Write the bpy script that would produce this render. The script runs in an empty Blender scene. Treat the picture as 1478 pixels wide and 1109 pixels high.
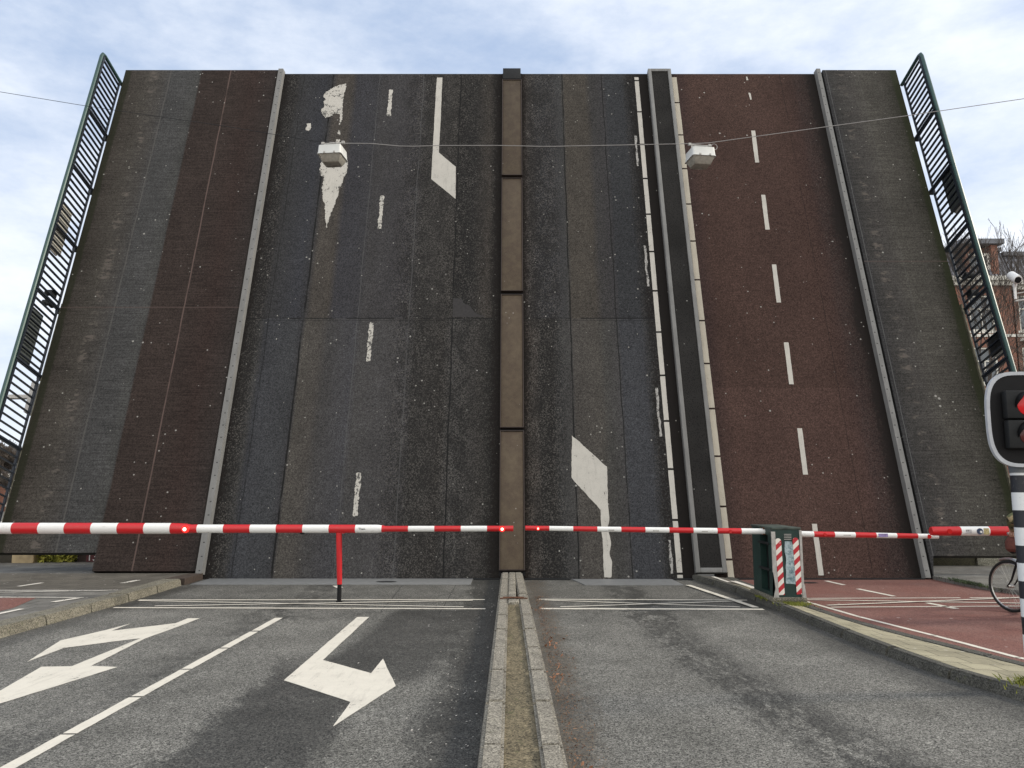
import bpy, bmesh, math, random
from mathutils import Vector, Matrix
rad = math.radians
S = bpy.context.scene
COL = S.collection

# ------------------------------------------------------------------ camera
cam = bpy.data.cameras.new('camera'); cam.lens = 28.01; cam.sensor_width = 36
cam.clip_start = 0.05; cam.clip_end = 3000
camo = bpy.data.objects.new('camera', cam); COL.objects.link(camo)
camo.location = (0, 0, 1.7); camo.rotation_euler = (rad(90 + 7.505), 0, 0)
S.camera = camo
S.view_settings.view_transform = 'Standard'; S.view_settings.look = 'None'
S.view_settings.exposure = 0.42; S.view_settings.gamma = 1

# ------------------------------------------------------------------ node helper
class E:
    """a scalar or colour socket with arithmetic"""
    def __init__(s, nt, so): s.nt = nt; s.so = so
    def m(s, op, o=None, c=None, clamp=False):
        n = s.nt.nodes.new('ShaderNodeMath'); n.operation = op; n.use_clamp = clamp
        s.nt.links.new(s.so, n.inputs[0])
        for k, v in ((1, o), (2, c)):
            if v is None: continue
            if isinstance(v, E): s.nt.links.new(v.so, n.inputs[k])
            else: n.inputs[k].default_value = v
        return E(s.nt, n.outputs[0])
    def __add__(s, o): return s.m('ADD', o)
    def __sub__(s, o): return s.m('SUBTRACT', o)
    def __mul__(s, o): return s.m('MULTIPLY', o)
    def __truediv__(s, o): return s.m('DIVIDE', o)
    def abs(s): return s.m('ABSOLUTE')
    def inv(s): return (s * -1) + 1
    def step(s, a, b):
        n = s.nt.nodes.new('ShaderNodeMapRange'); n.interpolation_type = 'SMOOTHSTEP'
        s.nt.links.new(s.so, n.inputs[0])
        fl = a > b
        n.inputs[1].default_value = min(a, b); n.inputs[2].default_value = max(a, b)
        n.inputs[3].default_value = 1.0 if fl else 0.0; n.inputs[4].default_value = 0.0 if fl else 1.0
        return E(s.nt, n.outputs[0])
    def line(s, c, w, soft=None):      # 1 on a line at c of half-width w
        soft = soft or w * .5
        return (s - c).abs().step(w + soft, w)

class M:
    def __init__(s, name, rough=.8, metal=0., spec=.4):
        s.mat = bpy.data.materials.new(name); s.mat.use_nodes = True
        s.nt = s.mat.node_tree; s.b = s.nt.nodes['Principled BSDF']
        s.b.inputs['Roughness'].default_value = rough; s.b.inputs['Metallic'].default_value = metal
        s.b.inputs['Specular IOR Level'].default_value = spec
        s.tc = s.nt.nodes.new('ShaderNodeTexCoord').outputs['Object']
        sx = s.nt.nodes.new('ShaderNodeSeparateXYZ'); s.nt.links.new(s.tc, sx.inputs[0])
        s.x, s.y, s.z = [E(s.nt, sx.outputs[i]) for i in range(3)]
    def vec(s, sc, off=(0, 0, 0)):
        n = s.nt.nodes.new('ShaderNodeMapping'); s.nt.links.new(s.tc, n.inputs[0])
        n.inputs['Scale'].default_value = sc; n.inputs['Location'].default_value = off
        return n.outputs[0]
    def noise(s, scale, detail=3, rough=.55, stretch=(1, 1, 1), off=(0, 0, 0)):
        n = s.nt.nodes.new('ShaderNodeTexNoise'); s.nt.links.new(s.vec(stretch, off), n.inputs[0])
        n.inputs['Scale'].default_value = scale; n.inputs['Detail'].default_value = detail
        n.inputs['Roughness'].default_value = rough
        return E(s.nt, n.outputs[0])
    def voro(s, scale, feature='F1', out=0, stretch=(1, 1, 1), off=(0, 0, 0), rnd=1.):
        n = s.nt.nodes.new('ShaderNodeTexVoronoi'); n.feature = feature
        s.nt.links.new(s.vec(stretch, off), n.inputs['Vector'])
        n.inputs['Scale'].default_value = scale; n.inputs['Randomness'].default_value = rnd
        return E(s.nt, n.outputs[out])
    def grain(s, scale, off=(0, 0, 0)):     # a random value per little stone
        return s.voro(scale, out=1, off=off)
    def rgb(s, c):
        n = s.nt.nodes.new('ShaderNodeRGB'); n.outputs[0].default_value = (*c, 1); return E(s.nt, n.outputs[0])
    def ramp(s, v, stops, interp='LINEAR'):
        n = s.nt.nodes.new('ShaderNodeValToRGB'); s.nt.links.new(v.so, n.inputs[0])
        r = n.color_ramp; r.interpolation = interp
        while len(r.elements) < len(stops): r.elements.new(.5)
        for e, (p, c) in zip(r.elements, stops):
            e.position = p; e.color = (*c, 1) if len(c) == 3 else c
        return E(s.nt, n.outputs[0])
    def mix(s, f, a, b, mode='MIX'):
        n = s.nt.nodes.new('ShaderNodeMix'); n.data_type = 'RGBA'; n.blend_type = mode
        if isinstance(f, E): s.nt.links.new(f.so, n.inputs[0])
        else: n.inputs[0].default_value = f
        for k, v in ((6, a), (7, b)):
            if isinstance(v, E): s.nt.links.new(v.so, n.inputs[k])
            else: n.inputs[k].default_value = (*v, 1)
        return E(s.nt, n.outputs[2])
    def mul(s, c, v):                  # colour times scalar
        n = s.nt.nodes.new('ShaderNodeVectorMath'); n.operation = 'SCALE'
        s.nt.links.new(c.so, n.inputs[0])
        if isinstance(v, E): s.nt.links.new(v.so, n.inputs['Scale'])
        else: n.inputs['Scale'].default_value = v
        return E(s.nt, n.outputs[0])
    def out(s, c=None, bump=None, bs=.3, bd=.01, rough=None):
        if c is not None:
            if isinstance(c, E): s.nt.links.new(c.so, s.b.inputs['Base Color'])
            else: s.b.inputs['Base Color'].default_value = (*c, 1)
        if rough is not None: s.nt.links.new(rough.so, s.b.inputs['Roughness'])
        if bump is not None:
            n = s.nt.nodes.new('ShaderNodeBump'); n.inputs['Strength'].default_value = bs
            n.inputs['Distance'].default_value = bd
            s.nt.links.new(bump.so, n.inputs['Height']); s.nt.links.new(n.outputs[0], s.b.inputs['Normal'])
        return s.mat

def lin(r, g, b):
    f = lambda v: (v / 255 / 12.92) if v / 255 <= .04045 else ((v / 255 + .055) / 1.055) ** 2.4
    return (f(r), f(g), f(b))

# ------------------------------------------------------------------ sky
SUN = Vector((.88, .08, .47)).normalized()
el = math.asin(SUN.z); az = math.atan2(SUN.x, SUN.y)
W = bpy.data.worlds.new('World'); S.world = W; W.use_nodes = True
wn = W.node_tree; bg = wn.nodes['Background']; bg.inputs[1].default_value = .1
sk = wn.nodes.new('ShaderNodeTexSky'); sk.sky_type = 'NISHITA'; sk.sun_disc = False
sk.sun_elevation = el; sk.sun_rotation = az; sk.dust_density = 1.5; sk.air_density = 1.0; sk.ozone_density = 1.5
class WM(M):
    def __init__(s):
        s.nt = wn; s.tc = wn.nodes.new('ShaderNodeTexCoord').outputs['Generated']
        sx = wn.nodes.new('ShaderNodeSeparateXYZ'); wn.links.new(s.tc, sx.inputs[0])
        s.x, s.y, s.z = [E(wn, sx.outputs[i]) for i in range(3)]
w = WM()
# thin veil of cloud: whiter low down and towards the sun, wispy higher up
wisp = w.noise(2.6, 8, .62, (1, 1, 2.4), (3.1, 1.7, .4))
wisp2 = w.noise(7.5, 6, .6, (1, 1, 2.2), (0, 4, 2))
big = w.noise(1.3, 4, .5, (1, 1, 2.0), (5.3, .2, 1))
low = w.z.step(.62, .02)
side = w.x.step(-.45, .75)
cov = ((wisp - .5) * 1.7 + (wisp2 - .5) * .7 + (big - .5) * 1.1 + low * .40 + side * .28 + .16).step(-.10, .90)
blue = w.mix(.72, E(wn, sk.outputs[0]), (4.1, 5.2, 7.2))
skyc = w.mix(cov * .95, blue, (8.0, 8.35, 8.9))
# warm bright cloud bank added behind the camera to light the leaf
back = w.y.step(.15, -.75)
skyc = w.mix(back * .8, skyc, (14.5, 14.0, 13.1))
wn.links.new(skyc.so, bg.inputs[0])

sl = bpy.data.lights.new('sun', 'SUN'); sl.energy = 2.3; sl.angle = rad(10); sl.color = (1, .90, .76)
so = bpy.data.objects.new('sun', sl); COL.objects.link(so)
so.rotation_euler = SUN.to_track_quat('Z', 'Y').to_euler(); so.location = (20, 10, 20)

# ------------------------------------------------------------------ mesh helper
class MB:
    def __init__(s): s.bm = bmesh.new(); s.sm = False
    def box(s, a, b, rot=None, bev=0):
        a = Vector(a); b = Vector(b); c = (a + b) / 2; d = b - a
        mt = Matrix.Translation(c) @ (rot.to_4x4() if rot else Matrix()) @ Matrix.Diagonal((abs(d.x), abs(d.y), abs(d.z), 1))
        r = bmesh.ops.create_cube(s.bm, size=1, matrix=mt)
        if bev:
            es = list({e for v in r['verts'] for e in v.link_edges})
            bmesh.ops.bevel(s.bm, geom=es, offset=bev, segments=2, affect='EDGES', profile=.5)
        return s
    def tube(s, pts, r, n=10, cap=True, close=False):
        pts = [Vector(p) for p in pts]; rs = r if isinstance(r, (list, tuple)) else [r] * len(pts)
        rings = []; prev = None; N = len(pts)
        for i, p in enumerate(pts):
            if close: t = pts[(i + 1) % N] - pts[i - 1]
            else: t = pts[min(i + 1, N - 1)] - pts[max(i - 1, 0)]
            t.normalize()
            if prev is None:
                u = t.orthogonal().normalized()
            else:
                u = prev - t * prev.dot(t)
                u = u.normalized() if u.length > 1e-6 else t.orthogonal().normalized()
            prev = u; v = t.cross(u)
            rings.append([s.bm.verts.new(p + (u * math.cos(2 * math.pi * k / n) + v * math.sin(2 * math.pi * k / n)) * rs[i]) for k in range(n)])
        prs = list(zip(rings, rings[1:]))
        if close: prs.append((rings[-1], rings[0]))
        for A, B in prs:
            for k in range(n): s.bm.faces.new((A[k], A[(k + 1) % n], B[(k + 1) % n], B[k])).smooth = True
        if cap and not close:
            s.bm.faces.new(rings[0][::-1]); s.bm.faces.new(rings[-1])
        return s
    def prism(s, poly, h0, h1, ax='z', mt=None):
        def P(p, h): return {'z': (p[0], p[1], h), 'y': (p[0], h, p[1]), 'x': (h, p[0], p[1])}[ax]
        A = [s.bm.verts.new(P(p, h0)) for p in poly]; B = [s.bm.verts.new(P(p, h1)) for p in poly]
        n = len(poly)
        fa = s.bm.faces.new(A); fb = s.bm.faces.new(B[::-1])
        for k in range(n): s.bm.faces.new((A[k], B[k], B[(k + 1) % n], A[(k + 1) % n]))
        bmesh.ops.triangulate(s.bm, faces=[f for f in (fa, fb) if len(f.verts) > 4])
        if mt: bmesh.ops.transform(s.bm, matrix=mt, verts=A + B)
        return s
    def poly(s, pts, z):
        f = s.bm.faces.new([s.bm.verts.new((p[0], p[1], z)) for p in pts])
        f.normal_update()
        if f.normal.z < 0: f.normal_flip()
        if len(pts) > 4: bmesh.ops.triangulate(s.bm, faces=[f])
        return s
    def strip(s, rows, z):             # rows of (y, x0, x1)
        vs = [(s.bm.verts.new((r[1], r[0], z)), s.bm.verts.new((r[2], r[0], z))) for r in rows]
        for a, b in zip(vs, vs[1:]):
            f = s.bm.faces.new((a[0], a[1], b[1], b[0])); f.normal_update()
            if f.normal.z < 0: f.normal_flip()
        return s
    def build(s, name, mat, parent=None, label=None, fixn=True, ang=35):
        if fixn: bmesh.ops.recalc_face_normals(s.bm, faces=s.bm.faces) if s.bm.faces else None
        me = bpy.data.meshes.new(name); s.bm.to_mesh(me); s.bm.free()
        for p in me.polygons: p.use_smooth = True
        me.set_sharp_from_angle(angle=rad(ang))
        me.materials.append(mat)
        o = bpy.data.objects.new(name, me); COL.objects.link(o)
        if parent: o.parent = parent
        if label: o['label'] = label
        return o
def flat(name, mat, polys=None, rows=None, z=0, parent=None):
    m = MB()
    for p in polys or []: m.poly(p, z)
    if rows: m.strip(rows, z)
    return m.build(name, mat, parent, fixn=False)
def empty(name, loc, rz=0, label=None, cat=None, group=None, rot=None):
    o = bpy.data.objects.new(name, None); COL.objects.link(o); o.location = loc
    o.rotation_euler = rot or (0, 0, rz); o.empty_display_size = .2
    return tag(o, label, cat, group)
def tag(o, label=None, cat=None, group=None, kind=None):
    for k, v in (('label', label), ('category', cat), ('group', group), ('kind', kind)):
        if v: o[k] = v
    return o
def struct(o): o['kind'] = 'structure'; return o
def text(name, body, size, mat, loc, rot, parent=None, depth=.001):
    cu = bpy.data.curves.new(name, 'FONT'); cu.body = body; cu.size = size; cu.extrude = depth
    cu.align_x = 'CENTER'; cu.align_y = 'CENTER'
    t = bpy.data.objects.new(name, cu); COL.objects.link(t)
    bpy.context.view_layer.update()
    me = bpy.data.meshes.new_from_object(t); bpy.data.objects.remove(t)
    o = bpy.data.objects.new(name, me); COL.objects.link(o); me.materials.clear(); me.materials.append(mat)
    o.location = loc; o.rotation_euler = rot
    if parent: o.parent = parent
    return o
def ragged(poly, amp, step=.035, rng=None):
    rng = rng or random.Random(5); out = []
    n = len(poly); ph = 0; cur = 0
    for i in range(n):
        a = Vector(poly[i]); b = Vector(poly[(i + 1) % n]); L = (b - a).length; k = max(1, int(L / step))
        d = (b - a) / max(L, 1e-6); nn = Vector((-d.y, d.x))
        for j in range(k):
            cur = cur * .7 + rng.uniform(-1, 1) * .5
            p = a + (b - a) * (j / k)
            out.append(tuple(p + nn * amp * (cur if j else cur * .3)))
    return out

# ------------------------------------------------------------------ materials
def simple(name, c, rough=.6, metal=0, var=.12, sc=12, bump=0, spec=.4):
    m = M(name, rough, metal, spec); n = m.noise(sc, 4)
    col = m.mul(m.rgb(c), (n - .5) * (var * 4) + 1)
    return m.out(col, n if bump else None, bump)

def droppings(m, col, dens=1.0, tone=(.42, .41, .38)):
    """scattered pale specks of grit and bird lime, lying in the surface itself"""
    d1 = m.voro(2.1, stretch=(1, 1, .01)); r1 = m.voro(2.1, out=1, stretch=(1, 1, .01))
    k1 = (d1 + m.noise(30, 2) * .07 - .035).step(.042 * dens, .022 * dens) * m.noise(1.1, 2, off=(2, 5, 0)).step(.42, .55)
    d2 = m.voro(5.2, stretch=(1, 1, .01), off=(3, 7, 0)); k2 = (d2 - (m.noise(.8, 1, off=(9, 2, 0)) - .45) * .25).step(.07 * dens, .03 * dens)
    col = m.mix(k2 * .6, col, tone)
    return m.mix(k1 * .75, col, tone)

def road_mat():
    m = M('road_asphalt', .78, 0, .35)
    ag = m.noise(105, 3, .8); ag2 = m.voro(85); pt = m.noise(1.3, 5, .6); pt2 = m.noise(5, 4, .65, (1, .45, 1)); fine = m.noise(42, 3, .6)
    warp = (m.noise(1.1, 3) - .5) * .9
    base = m.ramp(pt, [(.3, (.105, .103, .092)), (.55, (.145, .142, .128)), (.75, (.180, .176, .158))])
    # worn, paler wheel tracks; dark residue down the middle, darker by the median and kerbs
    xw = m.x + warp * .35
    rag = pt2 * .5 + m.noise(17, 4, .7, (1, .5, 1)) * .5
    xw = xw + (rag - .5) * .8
    dark = (xw + (m.y - 6) * .05).line(-1.72, .36, .22) * m.y.step(9.0, 7.4) * .95 + xw.line(-.36, .12, .34) * 1.0  # last term paints the median's shadow onto the asphalt
    dark = dark + m.y.line(11.1, .25, .5) * rag.step(.45, .6) * .5 * m.x.step(-5, -3) + (xw + .05).line(-3.0, .05, .35) * rag.step(.48, .62) * .55
    dark = dark + (xw - m.y.step(9, 4) * .45).line(1.92, .14, .36) * .95 * rag.step(.38, .56)
    dark = dark + (m.x - m.y.step(9, 5) * .35 + warp * .2).line(3.72, .05, .5) * .8
    dark = dark + (m.x + warp * .15).line(-5.72, .05, .3) * .6
    # older resurfaced patch inside the turning arrow
    patch = (m.x + (m.y - 9) * -.06 + warp * .16).line(-1.25, .42, .25) * m.y.step(7.1, 7.6) * m.y.step(11.9, 11.4)
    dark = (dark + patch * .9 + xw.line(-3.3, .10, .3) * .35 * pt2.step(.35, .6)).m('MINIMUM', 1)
    near = m.y.step(11.2, 12.2)                # darker close to the hinge
    dark = (dark + near * .42 * pt2.step(.2, .7) + near * .1).m('MINIMUM', 1)
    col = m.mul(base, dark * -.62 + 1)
    pale = pt2.step(.60, .74) * .35 * m.noise(14, 3).step(.45, .6)
    col = m.mix(pale, col, (.20, .195, .18))
    g1 = m.grain(115); g2 = m.grain(48, (3, 1, 0))
    sp = ((g1 - .5) * 2.3 + 1.0) * ((g2 - .5) * .7 + 1) * (ag.step(.36, .64) * .5 + .72)
    col = m.mul(col, sp)
    col = m.mix(fine.step(.64, .72) * .3, col, (.045, .043, .04))
    # seams
    sw = (m.noise(3, 2) - .5) * .05
    seam = ((m.x + sw - (m.y - 12) * -.04).line(-1.85, .004, .006) * m.y.step(11.2, 11.5) + (m.x + sw).line(-3.95, .004, .006) * m.y.step(11, 12)
            + (m.x + sw).line(-1.0, .004, .006) * m.y.step(11, 11.4) + (m.y + sw).line(11.48, .006, .01) * .6 * (m.x - 0).line(-1.4, 1.5, .1)).m('MINIMUM', 1)
    col = m.mix(seam * .8, col, (.02, .02, .02))
    # brown grit gathered beside the median
    grit = xw.line(.42, .06, .22) * g1.step(.42, .62)
    col = m.mix(grit * .8, col, m.mix(g2.step(.4, .6), (.13, .098, .065), (.05, .036, .026)))
    d1 = m.voro(1.5, stretch=(1, .6, .01)); k = (d1 + m.noise(50, 2) * .03 - .015).step(.022, .014)
    col = m.mix(k * .8, col, (.5, .48, .44))
    return m.out(col, ag, .5, .006, rough=dark * -.22 + .86)

def red_mat(name='cycle_asphalt', c=(.165, .072, .058), local=False):
    m = M(name, .85, 0, .3); a = m.noise(100, 3, .75); p = m.noise(1.2, 5, .6); q = m.noise(8, 4, .65, (1, .5, 1))
    col = m.mul(m.mix(p.step(.35, .7), c, tuple(min(1, v * s) for v, s in zip(c, (1.1, 1.3, 1.35)))), (m.grain(90) - .5) * 1.1 + 1)
    col = m.mix(q.step(.58, .72) * .3, col, (.09, .045, .04))
    col = m.mix(m.y.step(13, 15.5) * .25, col, (.09, .04, .034))
    return m.out(droppings(m, col, 1.0, (.5, .45, .42)), a, .4, .005)

def paint_mat(name, wear=.5, c=(.74, .70, .62), under=(.07, .068, .065), sc=28, tex=0.):
    m = M(name, .7, 0, .4); n = m.noise(sc, 5, .7); g = m.noise(sc * .13, 4, .6); f = m.noise(75, 3, .75)
    k = (n * .7 + g * .5).step(.79 - wear * .20, .81 - wear * .20)
    col = m.mix(g.step(.35, .7) * .35, c, tuple(v * .78 for v in c))
    col = m.mix((f.step(.54, .68)) * (.22 + tex * 2), col, tuple(v * .4 for v in c))
    sc3 = m.noise(7, 4, .7, (1.6, .22, 1), (3, 3, 0))
    col = m.mix(sc3.step(.52, .68) * .28, col, tuple(v * .5 for v in c))
    col = m.mix(k * .9, col, under)
    return m.out(col, f, .35, .004)

def stone_mat(name, c, moss=.3, sc=1.0):
    m = M(name, .9, 0, .3); a = m.noise(95 * sc, 3, .8); v = m.voro(60 * sc); p = m.noise(4.5, 6, .7); q = m.noise(11, 5, .7)
    col = m.mul(m.mix(p.step(.3, .7), c, tuple(x * .68 for x in c)), ((m.grain(95 * sc) - .5) * 1.5 + 1) * ((m.grain(210 * sc) - .5) * .9 + 1))
    col = m.mix(q.step(.55, .72) * moss, col, (.10, .105, .045))
    col = m.mix(v.step(.12, .05) * .5, col, (.05, .048, .04))
    return m.out(col, a, .5, .005)

# --- leaf deck: strips of surfacing across the leaf (x), laid lengthwise (y)
def deck_mat(name, x0, x1, lower, upper, seams, rough_spots, joint=5.68, hseam=True, edges=()):
    m = M(name, .9, 0, .15)
    wob = (m.noise(2.2, 3, .6, (1, .35, 1)) - .5)
    u = (m.x + wob * .10 - x0) / (x1 - x0)
    def rp(st): return m.ramp(u, [((a - x0) / (x1 - x0), lin(*c)) for a, c in st])
    lo = rp(lower); up = rp(upper)
    col = m.mix((m.y).step(joint - .01, joint + .01), lo, up)
    big = m.noise(.9, 4, .6, (1, .5, 1)); rib = m.noise(26, 3, .6, (.12, 1, 1)); ag = m.noise(44, 4, .85); mid = m.noise(13, 4, .65)
    col = m.mul(col, (big - .5) * .7 + 1.03)
    col = m.mul(col, (rib - .5) * .55 + 1)
    gr = m.grain(52); gr2 = m.grain(95, (2, 2, 0))
    col = m.mul(col, ((gr - .5) * 1.1 + 1) * ((gr2 - .5) * .6 + 1))
    # coarse open-textured strips: dark binder with pale crumbs
    rs = None
    for c, wd, k in rough_spots:
        l = (m.x + wob * .25).line(c, wd * .5, wd * .55) * k
        rs = l if rs is None else (rs + l)
    if rs is not None:
        rs = rs.m('MINIMUM', 1)
        cr = m.grain(58, (7, 0, 0))
        col = m.mix(rs * cr.step(.50, .36) * .7, col, (.011, .0105, .010))
        col = m.mix(rs * cr.step(.64, .76) * .6, col, (.115, .107, .097))
        blot = m.noise(3.2, 4, .6, (1, .5, 1), (4, 1, 0)).step(.42, .62)
        col = m.mix(rs * blot * .55, col, (.016, .0155, .015))
    for c, wd in edges:                # dirt against the kerbs, plus shade painted left of raised parts
        k = (m.x + wob * .35 + (mid - .5) * .45 + (gr - .5) * .16).line(c, wd * .55, wd * .35)
        col = m.mix(k * .8, col, (.013, .011, .010))
    sw = (m.noise(1.2, 3) - .5) * .07
    for c, wd, dk, tone in seams:
        k = (m.x + sw).line(c, wd, wd * .6) * dk * (m.noise(1.7, 3, off=(c, 0, 0)).step(.30, .48) * .75 + .25)
        col = m.mix(k, col, tone)
    if hseam:
        k = (m.y + (mid - .5) * .03).line(joint, .009, .01) * m.noise(1.9, 2).step(.42, .5) * .85 + (m.y).line(joint - .05, .006, .01) * .45
        col = m.mix(k, col, (.012, .012, .012))
    col = droppings(m, col, .9)
    hgt = ag + mid * .6
    return m.out(col, hgt, .35, .006)

BK = (.010, .010, .010)
MT = {}
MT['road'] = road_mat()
MT['red'] = red_mat()
MT['paint'] = paint_mat('road_paint', .30, (.66, .625, .54))
MT['paint_worn'] = paint_mat('worn_road_paint', .55, (.66, .63, .56))
MT['paint_leaf'] = paint_mat('weathered_deck_paint', .30, (.47, .45, .405), (.045, .044, .042), 30, .12)
MT['paint_chipped'] = paint_mat('chipped_deck_paint', .74, (.47, .45, .405), (.045, .044, .042), 17, .2)
MT['paint_faded'] = paint_mat('faded_deck_paint', .80, (.34, .33, .31), (.045, .044, .042), 34, .2)
MT['kerb'] = stone_mat('kerb_stone', (.18, .168, .132), .35)
MT['kerbdark'] = stone_mat('dark_kerb_stone', (.085, .083, .072), .45)
MT['median'] = stone_mat('median_kerb_stone', (.26, .24, .198), .15)
MT['soil'] = stone_mat('mossy_grit', (.17, .142, .09), .8, .8)
MT['steel'] = simple('plate_steel', (.20, .205, .205), .55, .2, .15, 9, .05)
def galv_mat():
    m = M('weathered_zinc', .65, 0, .3); n = m.noise(7, 5, .65, (1, .3, 1)); col = m.mul(m.rgb((.17, .17, .165)), (n - .5) * .9 + 1)
    t = (m.y / .27).m('FRACT'); k = t.line(.5, .03, .02) * ((m.x.abs() - 5.93).abs().step(.022, .012) + (m.x.abs() - 7.86).abs().step(.022, .012)).m('MINIMUM', 1)
    return m.out(m.mix(k * .85, col, (.02, .02, .02)), n, .1)
MT['galv'] = galv_mat()
MT['galvlight'] = simple('galvanised_steel', (.38, .37, .35), .5, .3, .25, 16, .05)
MT['black'] = simple('black_paint', (.010, .010, .011), .6, spec=.15)
MT['dark'] = simple('dark_steel', (.016, .017, .018), .6, 0, spec=.2)
MT['white'] = simple('white_paint', (.70, .70, .69), .4, 0, .06, 8)
MT['rust'] = simple('rusty_steel', (.11, .05, .028), .85, .1, .3, 18, .2)
MT['rail'] = simple('dark_green_rail', (.028, .065, .060), .42, .1, .15, 20)
MT['railbar'] = simple('dark_rail_bar', (.012, .017, .026), .5, .1, .2, 20)
MT['rubber'] = simple('rubber', (.012, .012, .012), .8)
MT['chrome'] = simple('worn_chrome', (.45, .44, .42), .3, .9, .1)
MT['wire'] = simple('galvanised_wire', (.26, .25, .24), .5, 0)

# ================================================================== SETTING: ground
def pave_mat(name, c, size=.3, jx=True):
    m = M(name, .9, 0, .25); a = m.noise(200, 2, .7); p = m.noise(2.2, 5, .6); q = m.noise(7, 5, .7)
    n = m.nt.nodes.new('ShaderNodeTexBrick'); m.nt.links.new(m.vec((1, 1, 1)), n.inputs[0])
    n.inputs['Scale'].default_value = 1; n.inputs['Brick Width'].default_value = size; n.inputs['Row Height'].default_value = size
    n.inputs['Mortar Size'].default_value = .007; n.inputs['Color1'].default_value = (*c, 1)
    n.inputs['Color2'].default_value = (*[v * .8 for v in c], 1); n.inputs['Mortar'].default_value = (*[v * .35 for v in c], 1)
    col = m.mul(E(m.nt, n.outputs[0]), (p - .5) * 1.2 + 1)
    col = m.mul(col, a.step(.25, .75) * .5 + .7)
    col = m.mix(q.step(.58, .72) * .3, col, (.08, .078, .045))
    return m.out(droppings(m, col, 1.0, (.5, .48, .44)), a, .3, .004)
MT['pave'] = pave_mat('grey_paving', (.17, .165, .15))
MT['pavedark'] = pave_mat('worn_brown_paving', (.115, .105, .088))
MT['tiles'] = pave_mat('sandy_tiles', (.36, .33, .23), .3)
MT['ground'] = simple('ground_soil', (.12, .115, .10), .95, 0, .3, .6)

struct(flat('ground', MT['ground'], rows=[(-60, -1500, 1500), (1500, -1500, 1500)], z=-.06))
KR = [(-8, 8.5), (0, 6.4), (3, 5.2), (5, 4.55), (6.3, 4.20), (6.96, 4.03), (7.6, 3.90), (8.97, 3.79), (10.3, 3.76), (12.3, 3.71), (13.75, 3.68), (14.6, 3.54), (15.5, 3.40)]
def kx(y):
    for (a, b), (c, d) in zip(KR, KR[1:]):
        if a <= y <= c: return b + (d - b) * (y - a) / (c - a)
    return KR[-1][1]
FE = [(-8, 11.5), (0, 8.4), (5, 5.75), (7.0, 5.02), (7.8, 4.80), (8.17, 4.72), (8.88, 4.54), (10.1, 4.28), (11.3, 4.16), (12.5, 4.08), (13.8, 4.04), (15.5, 4.03)]
EW = [(-8, .3), (9.2, .20), (10.7, .18), (11.8, .14), (13.5, .08), (15.5, .03)]
def fx(y):
    for (a, b), (c, d) in zip(FE, FE[1:]):
        if a <= y <= c: return b + (d - b) * (y - a) / (c - a)
    return FE[-1][1]
ys = [-8 + i * .5 for i in range(48)]
ys = [y for y in ys if y <= 15.4] + [15.56]
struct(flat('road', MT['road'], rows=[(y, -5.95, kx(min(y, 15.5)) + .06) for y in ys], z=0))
struct(flat('cycle_path', MT['red'], rows=[(y, fx(min(y, 15.5)) + .05, 16) for y in ys], z=0))
# hinge cover plates
pm = MB(); pm.box((-5.75, 14.58, .0), (-.74, 15.5, .012), bev=.003)
struct(pm.build('hinge_plate', MT['steel']))
pm = MB(); pm.prism([(1.13, 15.42), (3.02, 15.42), (3.05, 14.5), (1.3, 14.5)], 0, .012); struct(pm.build('hinge_plate', MT['steel']))
pm = MB(); pm.box((-.72, 15.34, 0), (-.24, 15.5, .02)).box((.24, 15.34, 0), (1.1, 15.5, .02)).box((3.05, 15.3, 0), (3.4, 15.5, .02)).box((4.1, 15.40, 0), (7.8, 15.5, .02))
struct(pm.build('hinge_edge', MT['dark']))
# manhole-like dark spots on the plate
for x, y in ((-2.3, 14.95), (5.4, 14.9)):
    o = flat('drain_cover', MT['dark'], [[(x + .19 * math.cos(a * .35), y + .1 * math.sin(a * .35)) for a in range(18)]], z=.016 if x < 0 else .004); struct(o)

# --- markings (thin sheets 4 mm apart)
rng = random.Random(11)
def mk(name, polys, mat='paint', z=.004, amp=.004):
    for p in polys: struct(flat(name, MT[mat], [ragged(p, amp, .06, rng)], z=z))
def bar(x0, y0, x1, y1, wd):
    a = Vector((x0, y0)); b = Vector((x1, y1)); d = (b - a).normalized(); n = Vector((-d.y, d.x)) * wd / 2
    return [tuple(a + n), tuple(b + n), tuple(b - n), tuple(a - n)]
mk('lane_marking', [[(-3.145, y), (-3.045, y), (-3.045, y + .97), (-3.145, y + .97)] for y in (-1.15, -.15, .85, 1.85, 2.85, 3.85, 4.85, 5.85, 6.86, 7.87, 8.89, 9.93)])
mk('arrow_marking', [[(-1.91, 10.97), (-2.07, 10.97), (-2.04, 7.41), (-1.30, 6.68), (-1.29, 6.01), (-1.01, 7.20), (-1.30, 8.33), (-1.31, 7.69), (-1.89, 8.26)]])
mk('arrow_marking', [[(-4.13, 10.86), (-4.29, 10.86), (-4.29, 10.47), (-4.46, 10.29), (-4.83, 9.92), (-4.85, 10.47), (-4.92, 10.02), (-5.10, 9.30), (-4.80, 8.18), (-4.82, 8.87), (-4.48, 9.23), (-4.26, 9.43), (-4.25, 7.98), (-4.53, 7.96), (-4.18, 6.2), (-3.79, 7.95), (-4.07, 8.00), (-4.20, 9.41), (-4.15, 10.19)]])
zm = .004
mk('stop_marking', [bar(-5.75, 12.62, -.42, 12.66, .07)], z=zm)
mk('stop_marking', [bar(-5.75, 11.82, -.38, 11.70, .08)], z=zm)
mk('stop_marking', [bar(-5.72, 12.52, -.7, 11.86, .06)], z=zm + .004)
mk('stop_marking', [bar(-5.2, 11.92, -.6, 12.52, .06)], z=zm + .008)
mk('stop_marking', [bar(.42, 12.70, 3.62, 12.60, .07)], z=zm)
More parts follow.
